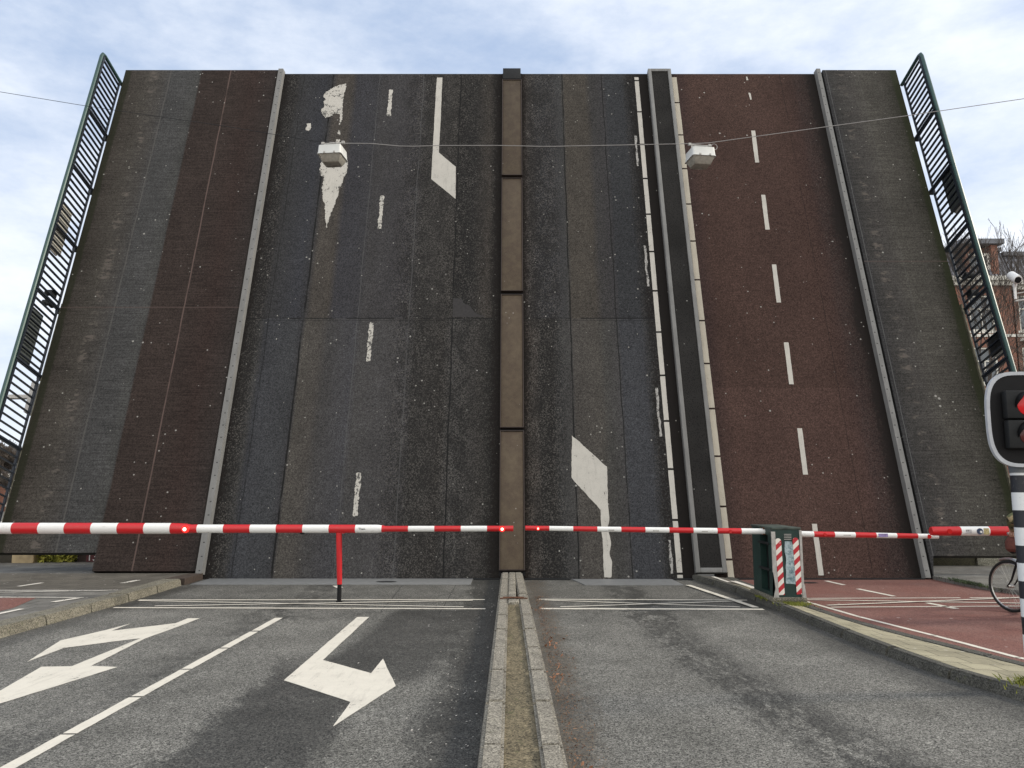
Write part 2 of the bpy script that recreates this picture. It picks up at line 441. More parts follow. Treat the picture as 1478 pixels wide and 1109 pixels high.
mk('stop_marking', [bar(.40, 11.72, 3.58, 11.66, .12)], z=zm, amp=.014)
mk('stop_marking', [bar(.5, 12.58, 3.3, 11.86, .06)], z=zm + .004)
mk('stop_marking', [bar(.7, 11.84, 3.5, 12.46, .06)], z=zm + .008)
mk('edge_marking', [bar(3.12, 14.45, 3.50, 11.75, .10)], z=zm + .012, amp=.008)
mk('dash_marking', [bar(-3.12, 15.0 - .55, -2.98, 14.15, .12)], 'paint_worn')
# cycle path
mk('edge_marking', [bar(4.44, 12.9, 4.50, 12.25, .06), bar(4.50, 12.27, 4.65, 10.98, .07), bar(4.65, 11.0, 4.93, 9.61, .07), bar(4.93, 9.63, 5.14, 8.38, .07), bar(5.14, 8.4, 5.62, 7.0, .07), bar(5.62, 7.02, 6.5, 5.0, .07)])
mk('stop_marking', [bar(4.55, 12.80, 7.05, 12.86, .06), bar(7.2, 12.86, 9.6, 12.9, .06)], z=zm)
mk('stop_marking', [bar(4.62, 11.86, 8.6, 12.02, .06)], z=zm)
mk('stop_marking', [bar(4.50, 12.62, 8.0, 12.20, .06)], z=zm + .004)
mk('stop_marking', [bar(4.62, 12.0, 9.0, 13.1, .06)], z=zm + .008)
mk('dash_marking', [bar(5.85, 15.2, 5.92, 14.55, .09), bar(5.93, 14.0, 6.10, 13.05, .09), bar(6.24, 12.3, 6.36, 11.72, .10)])

# --- kerbs: individual stones with open joints, one kerb each
def kerb(name, pts, wd, h, mat, side=1, L=1.0, bev=.015, z0=-.03, seed=3):
    """pts: line of the road-side bottom edge; stones lie to its +x (side=1) or -x side"""
    r = random.Random(seed); m = MB()
    P = [Vector((x, y)) for y, x in pts]
    seg = []; 
    tot = sum((b - a).length for a, b in zip(P, P[1:])); n = int(tot / L)
    def at(s):
        for a, b in zip(P, P[1:]):
            l = (b - a).length
            if s <= l + 1e-6: return a + (b - a) * (s / l)
            s -= l
        return P[-1]
    for i in range(n):
        a = at(i * tot / n + .005); b = at((i + 1) * tot / n - .005)
        d = (b - a).normalized(); nn = Vector((d.y, -d.x)) * side
        dz = r.uniform(-.005, .005)
        q = [a, b, b + nn * wd, a + nn * wd]; top = .03
        vs = [m.bm.verts.new((p.x, p.y, z0)) for p in q]
        vt = [m.bm.verts.new((p.x, p.y, h + dz)) for p in (a + nn * top, b + nn * top, q[2], q[3])]
        fs = [m.bm.faces.new(vs[::-1]), m.bm.faces.new(vt)] + [m.bm.faces.new((vs[k], vs[(k + 1) % 4], vt[(k + 1) % 4], vt[k])) for k in range(4)]
    bmesh.ops.bevel(m.bm, geom=list(m.bm.edges), offset=bev, segments=2, affect='EDGES')
    return struct(m.build(name, MT[mat], ang=50))
kerb('kerb', [(2, -5.98), (9.4, -5.87), (12.65, -5.80), (14.5, -5.86)], .34, .12, 'kerb', -1)
kerb('kerb', [(y, x) for y, x in KR], .15, .092, 'kerbdark', 1, seed=6, bev=.02)
# far flush edging of the island, beside the cycle path
kerb('kerb', [(y, x) for y, x in FE], .17, .042, 'kerbdark', 1, seed=7, bev=.008)
def sloped(name, mat, yy):
    m = MB(); vs = [(m.bm.verts.new((kx(y) + .148, y, .086)), m.bm.verts.new((fx(y) + .004, y, .044))) for y in yy]
    for a, b in zip(vs, vs[1:]): m.bm.faces.new((a[0], a[1], b[1], b[0]))
    return struct(m.build(name, mat))
sloped('island_paving', MT['tiles'], [y for y in ys if y < 14.0] + [14.0])
sloped('island_paving', MT['pavedark'], (14.002, 14.6, 15.3))
mk('edge_marking', [bar(3.72, 15.1, 3.78, 14.2, .07), bar(3.9, 14.4, 4.0, 13.1, .1)], 'paint_worn', z=.092)
# left pavement and its cycle path
struct(flat('pavement', MT['pave'], rows=[(2, -30, -6.18), (13.0, -30, -6.12), ], z=.112))
struct(flat('pavement', MT['pavedark'], rows=[(13.0, -30, -6.12), (14.5, -30, -6.18), (15.5, -30, -5.96)], z=.112))
struct(flat('pavement', MT['pave'], rows=[(15.5, -30, -8.0), (40, -30, -8.0)], z=.112))
struct(flat('cycle_path', MT['red'], [[(-20, 3), (-6.95, 3), (-6.72, 9.9), (-6.70, 11.0), (-7.0, 12.05), (-20, 12.2)]], z=.116))
mk('stop_marking', [bar(-12, 12.98, -6.35, 12.84, .05), bar(-12, 12.12, -6.30, 12.02, .05)], 'paint_worn', z=.117, amp=.008)
mk('stop_marking', [bar(-12, 12.45, -6.3, 11.98, .05)], 'paint_worn', z=.121, amp=.008)
mk('stop_marking', [bar(-11, 12.05, -6.2, 12.85, .05)], 'paint_worn', z=.125, amp=.01)
mk('edge_marking', [bar(-6.52, 10.9, -6.58, 10.3, .08), bar(-6.6, 9.6, -6.62, 8.9, .08), bar(-6.35, 11.95, -6.48, 11.55, .10)], 'paint_worn', z=.12)
mk('dash_marking', [bar(-6.55, 14.3, -6.62, 13.85, .10), bar(-8.0, 13.9, -8.1, 13.4, .09)], 'paint_worn', z=.117)
pm = MB(); pm.prism([(-6.1, 15.45), (-5.86, 15.45), (-5.84, 14.55), (-6.2, 14.55)], -.02, .115); struct(pm.build('kerb', simple('dark_kerb_timber', (.05, .036, .028), .85, 0, .35, 14)))
# right footway
rf = [(7.97, 15.45), (7.98, 14.2), (8.07, 13.6), (8.25, 13.1), (8.7, 12.2), (9.6, 11.2), (12, 9.5), (40, 9), (40, 15.45)]
pm = MB(); pm.prism(rf, -.02, .07); struct(pm.build('pavement', MT['pave']))
struct(flat('pavement', MT['pave'], rows=[(15.45, 8.0, 40), (40, 8.0, 40)], z=.07))
# median
MY = [(-2, .0), (4.7, .0), (11.2, .0), (15.3, .0)]
kerb('median_kerb', [(-2, -.215), (15.32, -.225)], .17, .15, 'median', 1, 1.0, .02, seed=9)
kerb('median_kerb', [(-2, .40), (4.7, .345), (7.3, .32), (11.3, .275), (15.32, .22)], .175, .15, 'median', -1, 1.0, .02, seed=10)
sm = MB(); random.seed(4)
rows = []
for i in range(150):
    y = -2 + i * .0895
    rows.append([sm.bm.verts.new((-.055 + j * (.235) / 6, y, .115 + random.uniform(-.007, .007))) for j in range(7)])
for a, b in zip(rows, rows[1:]):
    for j in range(6): sm.bm.faces.new((a[j], a[j + 1], b[j + 1], b[j]))
struct(sm.build('median_grit', MT['soil'], ang=180))
sm = MB(); sm.box((-.052, 11.32, .0), (.10, 11.6, .153), bev=.012)
for i in range(6): sm.box((-.052, 11.62 + i * .62, 0), (.06, 12.225 + i * .62, .147), bev=.01)
struct(sm.build('median_paving', MT['median']))

# ================================================================== THE RAISED LEAF
A = rad(72.77); Y0 = 15.52
leaf = empty('raised_bridge_leaf', (0, Y0, 0), rot=(A, 0, 0), label='raised road deck of the drawbridge standing steeply behind the red and white barriers', cat='bridge')
VT = 12.93
# steel body underneath (seen from the side)
bm_ = MB()
bm_.box((-8.0, .15, -.14), (8.0, VT - .02, -.045))
for x in (-7.6, -5.9, -4, -2, 0, 2, 4, 5.9, 7.6): bm_.prism([(.3, -.14), (.3, -1.0), (VT - .6, -.5), (VT - .1, -.14)], x - .02, x + .02, 'x')
for v in (1.5, 3.5, 5.5, 7.5, 9.5, 11.5): bm_.box((-9.6, v - .02, -.55), (9.6, v + .02, -.14))
bm_.build('steel_underframe', MT['dark'], leaf)
def deck(name, x0, x1, v0, v1, n, mat, t=.16):
    m = MB(); m.box((x0, v0, n - t), (x1, v1, n)); return m.build(name, mat, leaf)
L_lo = [(-5.9, (34, 33, 32)), (-5.65, (40, 39, 38)), (-5.5, (56, 56, 56)), (-5.38, (50, 51, 54)), (-5.3, (56, 57, 60)), (-4.72, (56, 57, 59)), (-4.60, (50, 50, 52)), (-4.52, (72, 69, 65)), (-4.2, (70, 67, 64)), (-4.0, (62, 61, 61)), (-3.45, (63, 63, 66)), (-3.3, (66, 65, 65)), (-2.4, (64, 63, 64)), (-2.25, (66, 65, 66)), (-2.1, (50, 49, 48)), (-1.5, (50, 48, 46)), (-1.3, (64, 63, 62)), (-1.1, (58, 57, 56)), (-.7, (54, 52, 50)), (-.5, (44, 43, 41)), (-.25, (26, 24, 23))]  # dark end beside the median carries its painted shade
L_up = [(-5.9, (32, 31, 31)), (-5.6, (38, 37, 37)), (-5.35, (50, 50, 51)), (-4.8, (50, 51, 55)), (-4.6, (48, 48, 50)), (-4.45, (68, 64, 60)), (-4.1, (66, 62, 58)), (-3.95, (54, 54, 58)), (-3.45, (54, 54, 57)), (-3.3, (60, 59, 60)), (-2.4, (57, 56, 58)), (-2.25, (58, 57, 58)), (-2.1, (50, 49, 48)), (-1.4, (55, 53, 51)), (-1.28, (40, 39, 38)), (-.9, (42, 41, 40)), (-.55, (60, 56, 52)), (-.4, (42, 40, 38)), (-.25, (24, 22, 21))]
m1 = deck_mat('left_deck_asphalt', -6.0, -.2, L_lo, L_up,
    [(-4.59, .014, .9, BK), (-3.4, .006, .6, (.09, .09, .09)), (-2.27, .008, .6, (.08, .08, .08)), (-1.31, .012, .85, BK), (-5.35, .01, .5, BK)],
    [(-5.75, .35, .9), (-1.8, 1.0, .75), (-.8, .8, .6), (-4.2, .5, .25), (-2.9, 1.0, .22)], edges=[(-5.92, .22), (-.27, .20)])
deck('carriageway', -5.99, -.2, 0, VT - .03, 0, m1)
R_lo = [(.25, (44, 36, 30)), (.34, (66, 61, 57)), (.52, (64, 60, 57)), (.62, (42, 41, 40)), (.85, (42, 41, 40)), (1.0, (58, 58, 58)), (1.28, (62, 61, 60)), (1.34, (70, 67, 64)), (1.85, (72, 69, 65)), (2.0, (64, 63, 61)), (2.28, (62, 61, 61)), (2.36, (58, 59, 62)), (2.85, (58, 59, 62)), (3.0, (46, 46, 46)), (3.3, (26, 24, 23)), (3.5, (20, 18, 17))]  # dark end beside the divider is shade painted into the colour
R_up = [(.25, (40, 32, 27)), (.34, (58, 54, 52)), (.5, (52, 50, 50)), (.6, (48, 48, 50)), (1.0, (54, 54, 56)), (1.25, (56, 56, 56)), (1.34, (66, 62, 57)), (1.85, (66, 62, 57)), (2.0, (54, 53, 53)), (2.3, (54, 53, 54)), (2.4, (50, 51, 53)), (2.8, (50, 51, 53)), (2.95, (42, 42, 43)), (3.1, (30, 30, 30)), (3.3, (22, 20, 19)), (3.5, (18, 16, 15))]
m2 = deck_mat('right_deck_asphalt', .2, 3.55, R_lo, R_up, [(1.28, .011, .9, BK), (2.3, .009, .8, BK)],
    [(.42, .25, .8), (.75, .45, .9), (3.0, .2, .5), (1.7, .6, .3)], edges=[(.27, .08), (3.06, .05), (3.42, .25)])
deck('carriageway', .2, 3.55, 0, VT - .03, 0, m2)
B_ = [(3.9, (26, 20, 18)), (4.1, (28, 22, 19)), (4.25, (58, 45, 42)), (4.6, (68, 52, 47)), (5.9, (69, 53, 48)), (6.9, (68, 52, 47)), (7.3, (60, 47, 44)), (7.6, (44, 35, 33)), (7.75, (26, 21, 20)), (7.9, (20, 17, 16))]  # dark end at the right kerb strip is its shadow, painted in
B_up = [(a, tuple(int(v * .93) for v in c)) for a, c in B_]
m3 = deck_mat('red_deck_asphalt', 3.9, 7.95, B_, B_up, [(6.9, .008, .45, BK)], [(7.45, .3, .25)], joint=4.0, hseam=False, edges=[(7.78, .25)])
deck('cycle_path_deck', 3.9, 7.92, 0, VT - .03, -.002, m3)
# raised left side: grey footway + dark red strip
F1 = [(-10, (44, 42, 38)), (-9.7, (58, 54, 50)), (-9.3, (62, 59, 55)), (-8.9, (62, 60, 58)), (-8.7, (60, 60, 60)), (-8.3, (62, 62, 62)), (-8.05, (62, 62, 61)), (-7.99, (58, 58, 57)), (-7.96, (48, 41, 38)), (-7.2, (48, 41, 38)), (-6.6, (48, 39, 36)), (-6.05, (46, 41, 39)), (-5.95, (36, 30, 28))]
def foot_mat(name, x0, x1, st, seams, peel, joint=5.9, edges=()):
    m = M(name, .9, 0, .15)
    wob = (m.noise(1.6, 3, .6, (1, .5, 1)) - .5) * .035
    u = (m.x + wob - x0) / (x1 - x0)
    col = m.ramp(u, [((a - x0) / (x1 - x0), lin(*c)) for a, c in st])
    rib = m.noise(30, 4, .7, (.05, 1, 1)); big = m.noise(1.1, 4, .6); ag = m.noise(44, 4, .85); q = m.noise(4.2, 5, .7, (.55, 1.3, 1))
    col = m.mul(col, (big - .5) * .8 + 1); col = m.mul(col, (rib - .5) * 1.9 + 1.1); col = m.mul(col, (m.grain(52) - .5) * 1.0 + 1)
    # lighter patches where the top layer has peeled along the walking line
    for c, wd, k in peel:
        e = (m.x + wob * 3).line(c, wd * .3, wd) * (q + m.noise(14, 3, .6, (.5, 1.5, 1)) * .35).step(.70, .80) * k
        col = m.mix(e, col, (.115, .10, .088))
        e2 = (m.x).line(c, wd, wd * 1.2) * m.noise(6, 4, .7, (.4, 1.4, 1), (7, 0, 0)).step(.6, .68) * k * .5
        col = m.mix(e2, col, (.015, .015, .015))
    for c, wd, dk, tone in seams:
        col = m.mix((m.x + wob).line(c, wd, wd * .7) * dk * (m.noise(2.5, 3, off=(c, 0, 0)).step(.3, .5) * .6 + .4), col, tone)
    for c, wd, tone in edges:
        col = m.mix((m.x + wob * 3).line(c, wd * .5, wd * .6) * .75, col, tone)
    col = m.mix((m.y + wob * .2).line(joint, .008, .012) * .5, col, (.09, .065, .058))
    return m.out(droppings(m, col, 1.0), ag, .35, .005)
m4 = foot_mat('left_footway_surface', -10.0, -5.9, F1, [(-7.22, .011, .75, (.12, .085, .075)), (-8.75, .012, .5, (.10, .095, .09))], [(-9.15, .13, .8)], edges=[(-9.85, .10, (.02, .022, .012)), (-5.98, .08, (.014, .012, .011))])
mm = MB(); mm.prism([(-9.93, .48), (-7.98, .48), (-7.98, .13), (-6.0, .13), (-6.0, VT), (-9.93, VT)], -.10, .10)
mm.build('footway', m4, leaf, 'grey footway with a dark red cycle strip beside it')
F2 = [(7.9, (44, 45, 46)), (8.05, (48, 48, 49)), (8.15, (52, 51, 50)), (8.6, (60, 58, 56)), (8.9, (66, 64, 60)), (9.4, (62, 60, 56)), (9.7, (50, 49, 43)), (9.95, (38, 38, 30))]
m5 = foot_mat('right_footway_surface', 7.9, 9.95, F2, [(8.06, .006, .8, (.10, .10, .10)), (8.86, .007, .4, (.08, .078, .075))], [(8.38, .12, .75)], joint=7.1, edges=[(9.82, .14, (.022, .026, .012))])
mm = MB(); mm.prism([(7.98, .0), (8.06, .42), (9.87, .42), (9.87, VT), (7.98, VT)], -.10, .10); mm.build('footway', m5, leaf, 'plain grey footway on the right')
# steel kerb strips with bolt heads
def kst(x0, x1, v0, side):
    m = MB(); m.prism([(x0, -.02), (x1, -.02), (x1 - (.02 if side > 0 else 0), .12), (x0 + (0 if side > 0 else .02), .12)], v0, VT + .03, 'y')
    o = m.build('kerb_strip', MT['galv'], leaf)
kst(-6.0, -5.86, .08, 1); kst(7.80, 7.92, 0, -1)
# cover boxes of the leaf's median
mb = M('brown_coated_steel', .75, .1); n1 = mb.noise(5, 5, .65); n2 = mb.noise(90, 2, .7)
cc = mb.mix(n1.step(.35, .7), lin(76, 64, 52), lin(88, 77, 62)); cc = mb.mul(cc, mb.y.step(13.5, 3) * .30 + .72); cc = mb.mul(cc, (n2 - .5) * .9 + 1)
MT['brown'] = mb.out(droppings(mb, cc, .7, (.3, .28, .25)), n2, .25, .004)
MT['brownedge'] = simple('brown_steel_edge', (.045, .032, .026), .6, .2)
for v0, v1 in ((.14, 2.98), (3.05, 6.22), (6.31, 9.44), (9.53, 12.58), (12.60, 13.0)):
    m = MB(); m.box((-.232, v0 + .02, -.05), (.222, v1 - .02, .115), bev=.008)
    top = v0 > 12.5
    o = m.build('median_cover', MT['dark'] if top else MT['brown'], leaf)
    if not top:
        e = MB()
        for x in (-.245, .228): e.box((x, v0, -.05), (x + .018, v1, .135))
        for v in (v0, v1 - .014): e.box((-.224, v, -.05), (.225, v + .014, .132))
        e.build('cover_rim', MT['brownedge'], o)
m = MB(); m.box((-.25, .05, -.05), (.25, VT - .05, .03)); m.build('cover_bed', MT['black'], leaf)
# divider between carriageway and cycle path
MT['mesh'] = None
mg = M('black_grip_plate', .9, 0, .12); g1 = mg.voro(34); g2 = mg.noise(1.1, 4); g3 = mg.noise(120, 2)
c_ = mg.mix(g1.step(.2, .42), (.009, .009, .009), (.024, .023, .022)); c_ = mg.mul(c_, g2 * 1.2 + .4)
MT['mesh'] = mg.out(droppings(mg, c_, .7, (.3, .3, .28)), g1, .5, .006)
m = MB()
m.box((3.49, .1, -.05), (3.575, VT + .02, .13), bev=.006).box((3.995, .1, -.05), (4.08, VT + .02, .13), bev=.006)
m.box((3.577, .1, -.05), (3.993, .19, .128), bev=.006).box((3.577, VT - .06, -.05), (3.993, VT + .02, .128))
dv = m.build('divider_frame', MT['galv'], leaf, 'grey framed divider strip with a black plate')
m = MB(); m.box((3.574, .18, -.05), (3.996, VT - .05, .10)); m.build('grip_plate', MT['mesh'], dv)
# painted edge lines in metre-long pieces, dashes and arrows, lying 4 mm proud of the deck
r2 = random.Random(8)
def leafpaint(name, polys, z=.004, mat='paint_leaf', amp=.006, step=.04, label=None):
    for p in polys:
        o = flat(name, MT[mat], [ragged(p, amp, step, r2)], z=z, parent=leaf)
        if label: o['label'] = label
ln = []; v = -.95
for k in range(14):
    a = max(.02, .10 + (k - 1) * 1.047 + .022); b = min(VT - .15, .10 + k * 1.047 - .022)
    if b > a: ln.append([(3.15, a), (3.255, a), (3.255, b), (3.15, b)])
leafpaint('edge_line', ln, amp=.003, label='pale painted edge line beside the carriageway')
ln = []
for k in range(14):
    a = max(.02, .37 + (k - 1) * 1.05 + .02); b = min(VT - .15, .37 + k * 1.05 - .02)
    if b > a: ln.append([(4.115, a), (4.235, a), (4.235, b), (4.115, b)])
MT['paint_cream'] = paint_mat('cream_deck_paint', .2, (.42, .385, .315), (.05, .045, .04), 30, .12)
leafpaint('edge_line', ln, mat='paint_cream', amp=.003, label='cream painted edge line beside the red cycle path')
leafpaint('old_line', [[(3.03, a), (3.08, a), (3.08, b), (3.03, b)] for a, b in ((9.9, 10.85), (6.5, 7.6), (2.9, 4.0), (.1, .75))], mat='paint_faded', amp=.02)
leafpaint('lane_dash', [[(-3.13, a), (-3.04, a), (-3.04, b), (-3.13, b)] for a, b in ((11.48, 12.35), (8.07, 9.0), (4.62, 5.57), (1.23, 2.11))], mat='paint_chipped', amp=.020, step=.018)
leafpaint('lane_dash', [[(5.93 + (v_ - 6) * .006 - .05, v_), (5.93 + (v_ - 6) * .006 + .05, v_), (5.99 + (v_ - 6) * .006 + .02, v_ + 1), (5.99 + (v_ - 6) * .006 - .08, v_ + 1)] for v_ in (.07, 2.08, 4.08, 6.08, 8.04, 10.01)], amp=.004)
leafpaint('lane_dash', [[(6.02, 12.68), (6.07, 12.68), (6.06, 12.80), (6.03, 12.80)], [(6.04, 12.02), (6.07, 12.02), (6.06, 12.25), (6.02, 12.25)]], amp=.012)
leafpaint('arrow_marking', [[(-4.25, 12.56), (-4.28, 12.00), (-4.25, 11.35), (-4.31, 11.19), (-4.30, 11.32), (-4.32, 11.54), (-4.46, 11.57), (-4.55, 11.48), (-4.67, 11.41), (-4.76, 11.54), (-4.80, 11.70), (-4.73, 11.80), (-4.78, 11.97), (-4.71, 12.03), (-4.79, 12.13), (-4.75, 12.25), (-4.59, 12.40), (-4.40, 12.52)],
    [(-4.66, 9.80), (-4.63, 10.03), (-3.98, 10.03), (-3.99, 9.80), (-4.17, 8.92), (-4.28, 8.35), (-4.32, 8.09), (-4.47, 8.92), (-4.54, 9.27), (-4.51, 9.57), (-4.61, 9.62)],
    [(-5.12, 11.23), (-5.03, 11.25), (-5.00, 11.10), (-5.04, 10.98), (-5.12, 11.03)], [(-4.34, 10.72), (-4.25, 10.73), (-4.23, 10.2), (-4.35, 10.2)], [(-4.31, 11.03), (-4.25, 11.00), (-4.26, 10.87), (-4.31, 10.91)]], mat='paint_chipped', amp=.024, step=.018, label='broken, half worn away white arrow')
leafpaint('arrow_marking', [[(-1.93, 12.77), (-1.79, 12.77), (-1.79, 12.46), (-1.78, 11.35), (-1.79, 10.32), (-1.36, 9.88), (-1.34, 8.92), (-1.94, 9.51), (-1.94, 10.35), (-1.94, 11.48), (-1.94, 12.46)]], amp=.005)
leafpaint('arrow_marking', [[(1.23, 2.92), (1.92, 2.25), (1.90, 1.52), (1.91, 1.16), (1.87, .99), (1.92, .68), (1.88, .48), (1.92, .32), (1.89, .03), (1.76, .03), (1.76, .61), (1.75, .99), (1.75, 1.35), (1.20, 2.01)]], amp=.012)
MT['smooth'] = simple('smooth_patch_asphalt', (.045, .043, .043), .9, 0, .2, 20, spec=.15)
mm = flat('asphalt_patch', MT['smooth'], [ragged([(-1.31, 6.20), (-1.13, 6.18), (-1.08, 6.06), (-.92, 5.98), (-.82, 5.83), (-.58, 5.71), (-1.31, 5.71)], .012, .03, r2)], z=.003, parent=leaf)
# railings along both edges, square to the deck
MT['board'] = simple('pale_board', (.42, .41, .36), .6, 0, .1)
MT['boarddark'] = simple('grey_board', (.06, .07, .068), .6, 0, .2)
def railing(X, side):
    s = side
    m = MB(); m.box((X - .02, .9, .10), (X + .02, VT - .42, .145), bev=.004)
    r = m.build('railing', MT['railbar'], leaf, 'railing on the %s edge of the leaf' % ('left' if s < 0 else 'right'))
    h = MB()
    z1 = 1.06; ve = VT - .42
    h.tube([(X, .9, z1)] + [(X, v, z1) for v in (3, 6, 9, ve - .12)] + [(X, ve - .03, z1 - .03), (X, ve, z1 - .11), (X, ve, .35), (X, ve, .0)], .042, 10)
    h.build('handrail', MT['rail'], r)
    h = MB(); h.box((X - .03, .95, z1 - .115), (X + .03, ve - .06, z1 - .05)); h.build('upper_rail', MT['railbar'], r)
    for k in range(8):
        v = 12.45 - .05 - k * 1.635
        if v < .9: break
        if k == 0: continue
        p = MB(); p.box((X - .045, v - .022, -.06), (X + .045, v + .022, z1 - .04), bev=.004).box((X - .06 + (.03 * s), v - .035, -.08), (X + .06 + (.03 * s), v + .035, .05))
        p.build('post', MT['railbar'], r)
    b = MB(); v = ve - .14
    while v > .95:
        b.box((X - .026, v - .010, .13), (X + .026, v + .010, z1 - .1)); v -= .1635
    b.build('bars', MT['railbar'], r)
    # boards hung on the outside, navigation lamps between them
    XO = X + s * .07
    for v0, v1, mt in ([(7.0, 8.15, 'board'), (4.30, 5.50, 'boarddark')] if s < 0 else [(8.15, 9.15, 'boarddark'), (4.5, 4.9, 'dark')]):
        q = MB(); q.box((XO - .012, v0, .42), (XO + .012, v1, .93), bev=.004); o = q.build('board', MT[mt], r)
        for vb in (v0, v1): q = MB(); q.box((XO + s * .014, vb - .025, .5), (XO + s * .05, vb + .025, .9)); q.build('board_bracket', MT['galvlight'], o)
    for v in (6.15, 5.9 if s < 0 else 6.6):
        q = MB(); q.tube([(XO, v, .3), (XO + s * .16, v, .3)], .07, 12).box((XO - .03, v - .08, .2), (XO + .03, v + .02, .4)); q.build('signal_lamp', MT['dark'], r)
    if s < 0:
        q = MB(); q.box((X - .55, 3.72, .02), (X - .02, 3.80, .10)).box((X - .12, 3.4, -.1), (X - .04, 4.1, .12)); q.build('bracket', MT['galvlight'], r)
    # pale edge flashing behind the railing
    q = MB(); q.box((X - .012 - s * .045, 1.0, .02), (X + .012 - s * .045, 6, .09)); q.build('edge_flashing', simple('mossy_edge', (.20, .19, .14), .8, 0, .6, 8), r)
railing(-9.985, -1); railing(9.975, 1)

# ================================================================== BARRIERS
def band_mat(name, x_edge, per, taper=0):
    m = M(name, .35, 0, .5); t = ((m.x - x_edge) / (per * 2)).m('FRACT')
    k = t.step(.497, .503) * t.step(1.0, .994)
    n = m.noise(9, 4, .6); g = m.noise(30, 3, .6, (.5, 1, 1))
    col = m.mix(k, (.50, .012, .016), (.74, .745, .73))
    col = m.mix(g.step(.58, .72) * .18, col, (.16, .14, .12))
    return m.out(col, n, .05)
def lamp_mat(name, c, e):
    m = M(name, .25); m.b.inputs['Emission Color'].default_value = (*c, 1); m.b.inputs['Emission Strength'].default_value = e
    n = m.noise(40, 2); return m.out(m.mul(m.rgb(c), n * .3 + .8))
MT['lampred'] = lamp_mat('red_lamp_glow', (.9, .02, .015), .9)
MT['lamphot'] = lamp_mat('hot_lamp_core', (1, .62, .5), 2.2)
MT['lampoff'] = lamp_mat('dark_red_lens', (.35, .01, .01), .25)
def boomlamp(root, x, y, z, r=.035, hot=True, rr=.05):
    q = MB(); q.tube([(x, y + rr, z), (x, y - rr * .4, z), (x, y - rr, z)], [r * 1.25, r * 1.25, r * 1.0], 14)
    o = q.build('warning_lamp', MT['lampred'] if hot else MT['lampoff'], root)
    if hot:
        q = MB(); q.tube([(x, y - rr - .001, z), (x, y - rr - .01, z)], [r * .62, r * .4], 12); q.build('bulb', MT['lamphot'], o)
# left boom: from off to the left to the median
YB = 12.35; zb = 1.1
P_ = .4015
b1 = empty('barrier_boom', (-9.7, YB, 0), label='long red and white boom on the left, thick then thin, with a support leg', cat='barrier', group='barrier booms across the bridge approach')
ox = 9.7
MT['band1'] = band_mat('red_white_bands', -4.795 + P_ + ox, P_)
q = MB(); q.tube([(0, 0, zb + .005), (4.50, 0, zb + .003), (4.62, 0, zb), (4.72, 0, zb), (4.80, 0, zb - .002), (7.64, 0, zb - .004), (7.70, 0, zb - .004), (7.76, 0, zb - .004)], [.088, .082, .082, .076, .064, .063, .057, .047], 20); q.build('tube', MT['band1'], b1)
q = MB(); q.tube([(7.755, 0, zb - .004), (9.72, 0, zb)], [.044, .043], 18); q.build('tip_tube', MT['band1'], b1)
q = MB(); q.tube([(7.06, 0, zb - .06), (7.09, -.0, .27)], [.045, .038], 14).box((7.03, -.03, zb - .07), (7.15, .03, zb - .03)); lg = q.build('support_leg', simple('red_paint', (.50, .012, .016), .4, 0, .1), b1)
q = MB(); q.tube([(7.09, 0, .27), (7.09, 0, .01)], .033, 14).tube([(7.09, 0, .02), (7.09, 0, .0)], .05, 14); q.build('foot', MT['black'], lg)
boomlamp(b1, 4.74, -.045, zb - .005, .045, True, .055); boomlamp(b1, 9.55, -.02, zb - .005, .035, True, .045)
q = MB(); q.box((6.47, -.02, zb - .085), (6.53, .02, zb - .058)); q.build('clip', MT['black'], b1)
text('lettering', 'Tham', .045, MT['dark'], (7.42, -.066, zb - .002), (rad(90), 0, 0), b1)
# barrier machine for the unseen end stays out of view
# middle boom
b2 = empty('barrier_boom', (3.79, 12.15, 0), label='slim red and white boom reaching left from the green cabinet to the median', cat='barrier', group='barrier booms across the bridge approach')
MT['band2'] = band_mat('red_white_bands_middle', .2 - 3.79, .360)
q = MB(); q.tube([(-3.59, 0, 1.117), (0.02, 0, 1.067)], [.036, .044], 18); q.build('tube', MT['band2'], b2)
boomlamp(b2, -3.40, -.01, 1.112, .022, True, .04); boomlamp(b2, -.52, -.01, 1.07, .024, False, .045)
for x in (-2.1, -1.9): pass
for x in (-2.35, -.95, -1.68): q = MB(); q.box((x, -.043, 1.10 - (x + 3.59) * .0139), (x + .09, -.036, 1.115 - (x + 3.59) * .0139)); q.build('reflector', MT['galvlight'], b2)
q = MB(); q.box((-.03, -.03, 1.02), (.03, .03, 1.13)).tube([(.0, 0, 1.075), (.15, 0, 1.075)], .03, 12); q.build('pivot', MT['rust'], b2)
# right boom
b3 = empty('barrier_boom', (4.27, 12.3, 0), label='thin red and white boom reaching right from the green cabinet over the red cycle path', cat='barrier', group='barrier booms across the bridge approach')
MT['band3'] = band_mat('red_white_bands_right', .31, .315)
q = MB(); q.tube([(-.08, 0, 1.025), (2.20, 0, .985)], [.046, .036], 16); q.build('tube', MT['band3'], b3)
boomlamp(b3, .47, -.01, 1.014, .024, False, .045); boomlamp(b3, 2.05, -.01, .985, .026, False, .042)
q = MB(); q.box((1.28, -.045, .98), (1.42, -.036, 1.03)); q.build('sticker', simple('purple_sticker', (.25, .2, .4), .5, 0, .4, 30), b3)
q = MB(); q.box((.75, -.043, 1.0), (.86, -.037, 1.012)); q.build('reflector', MT['galvlight'], b3)
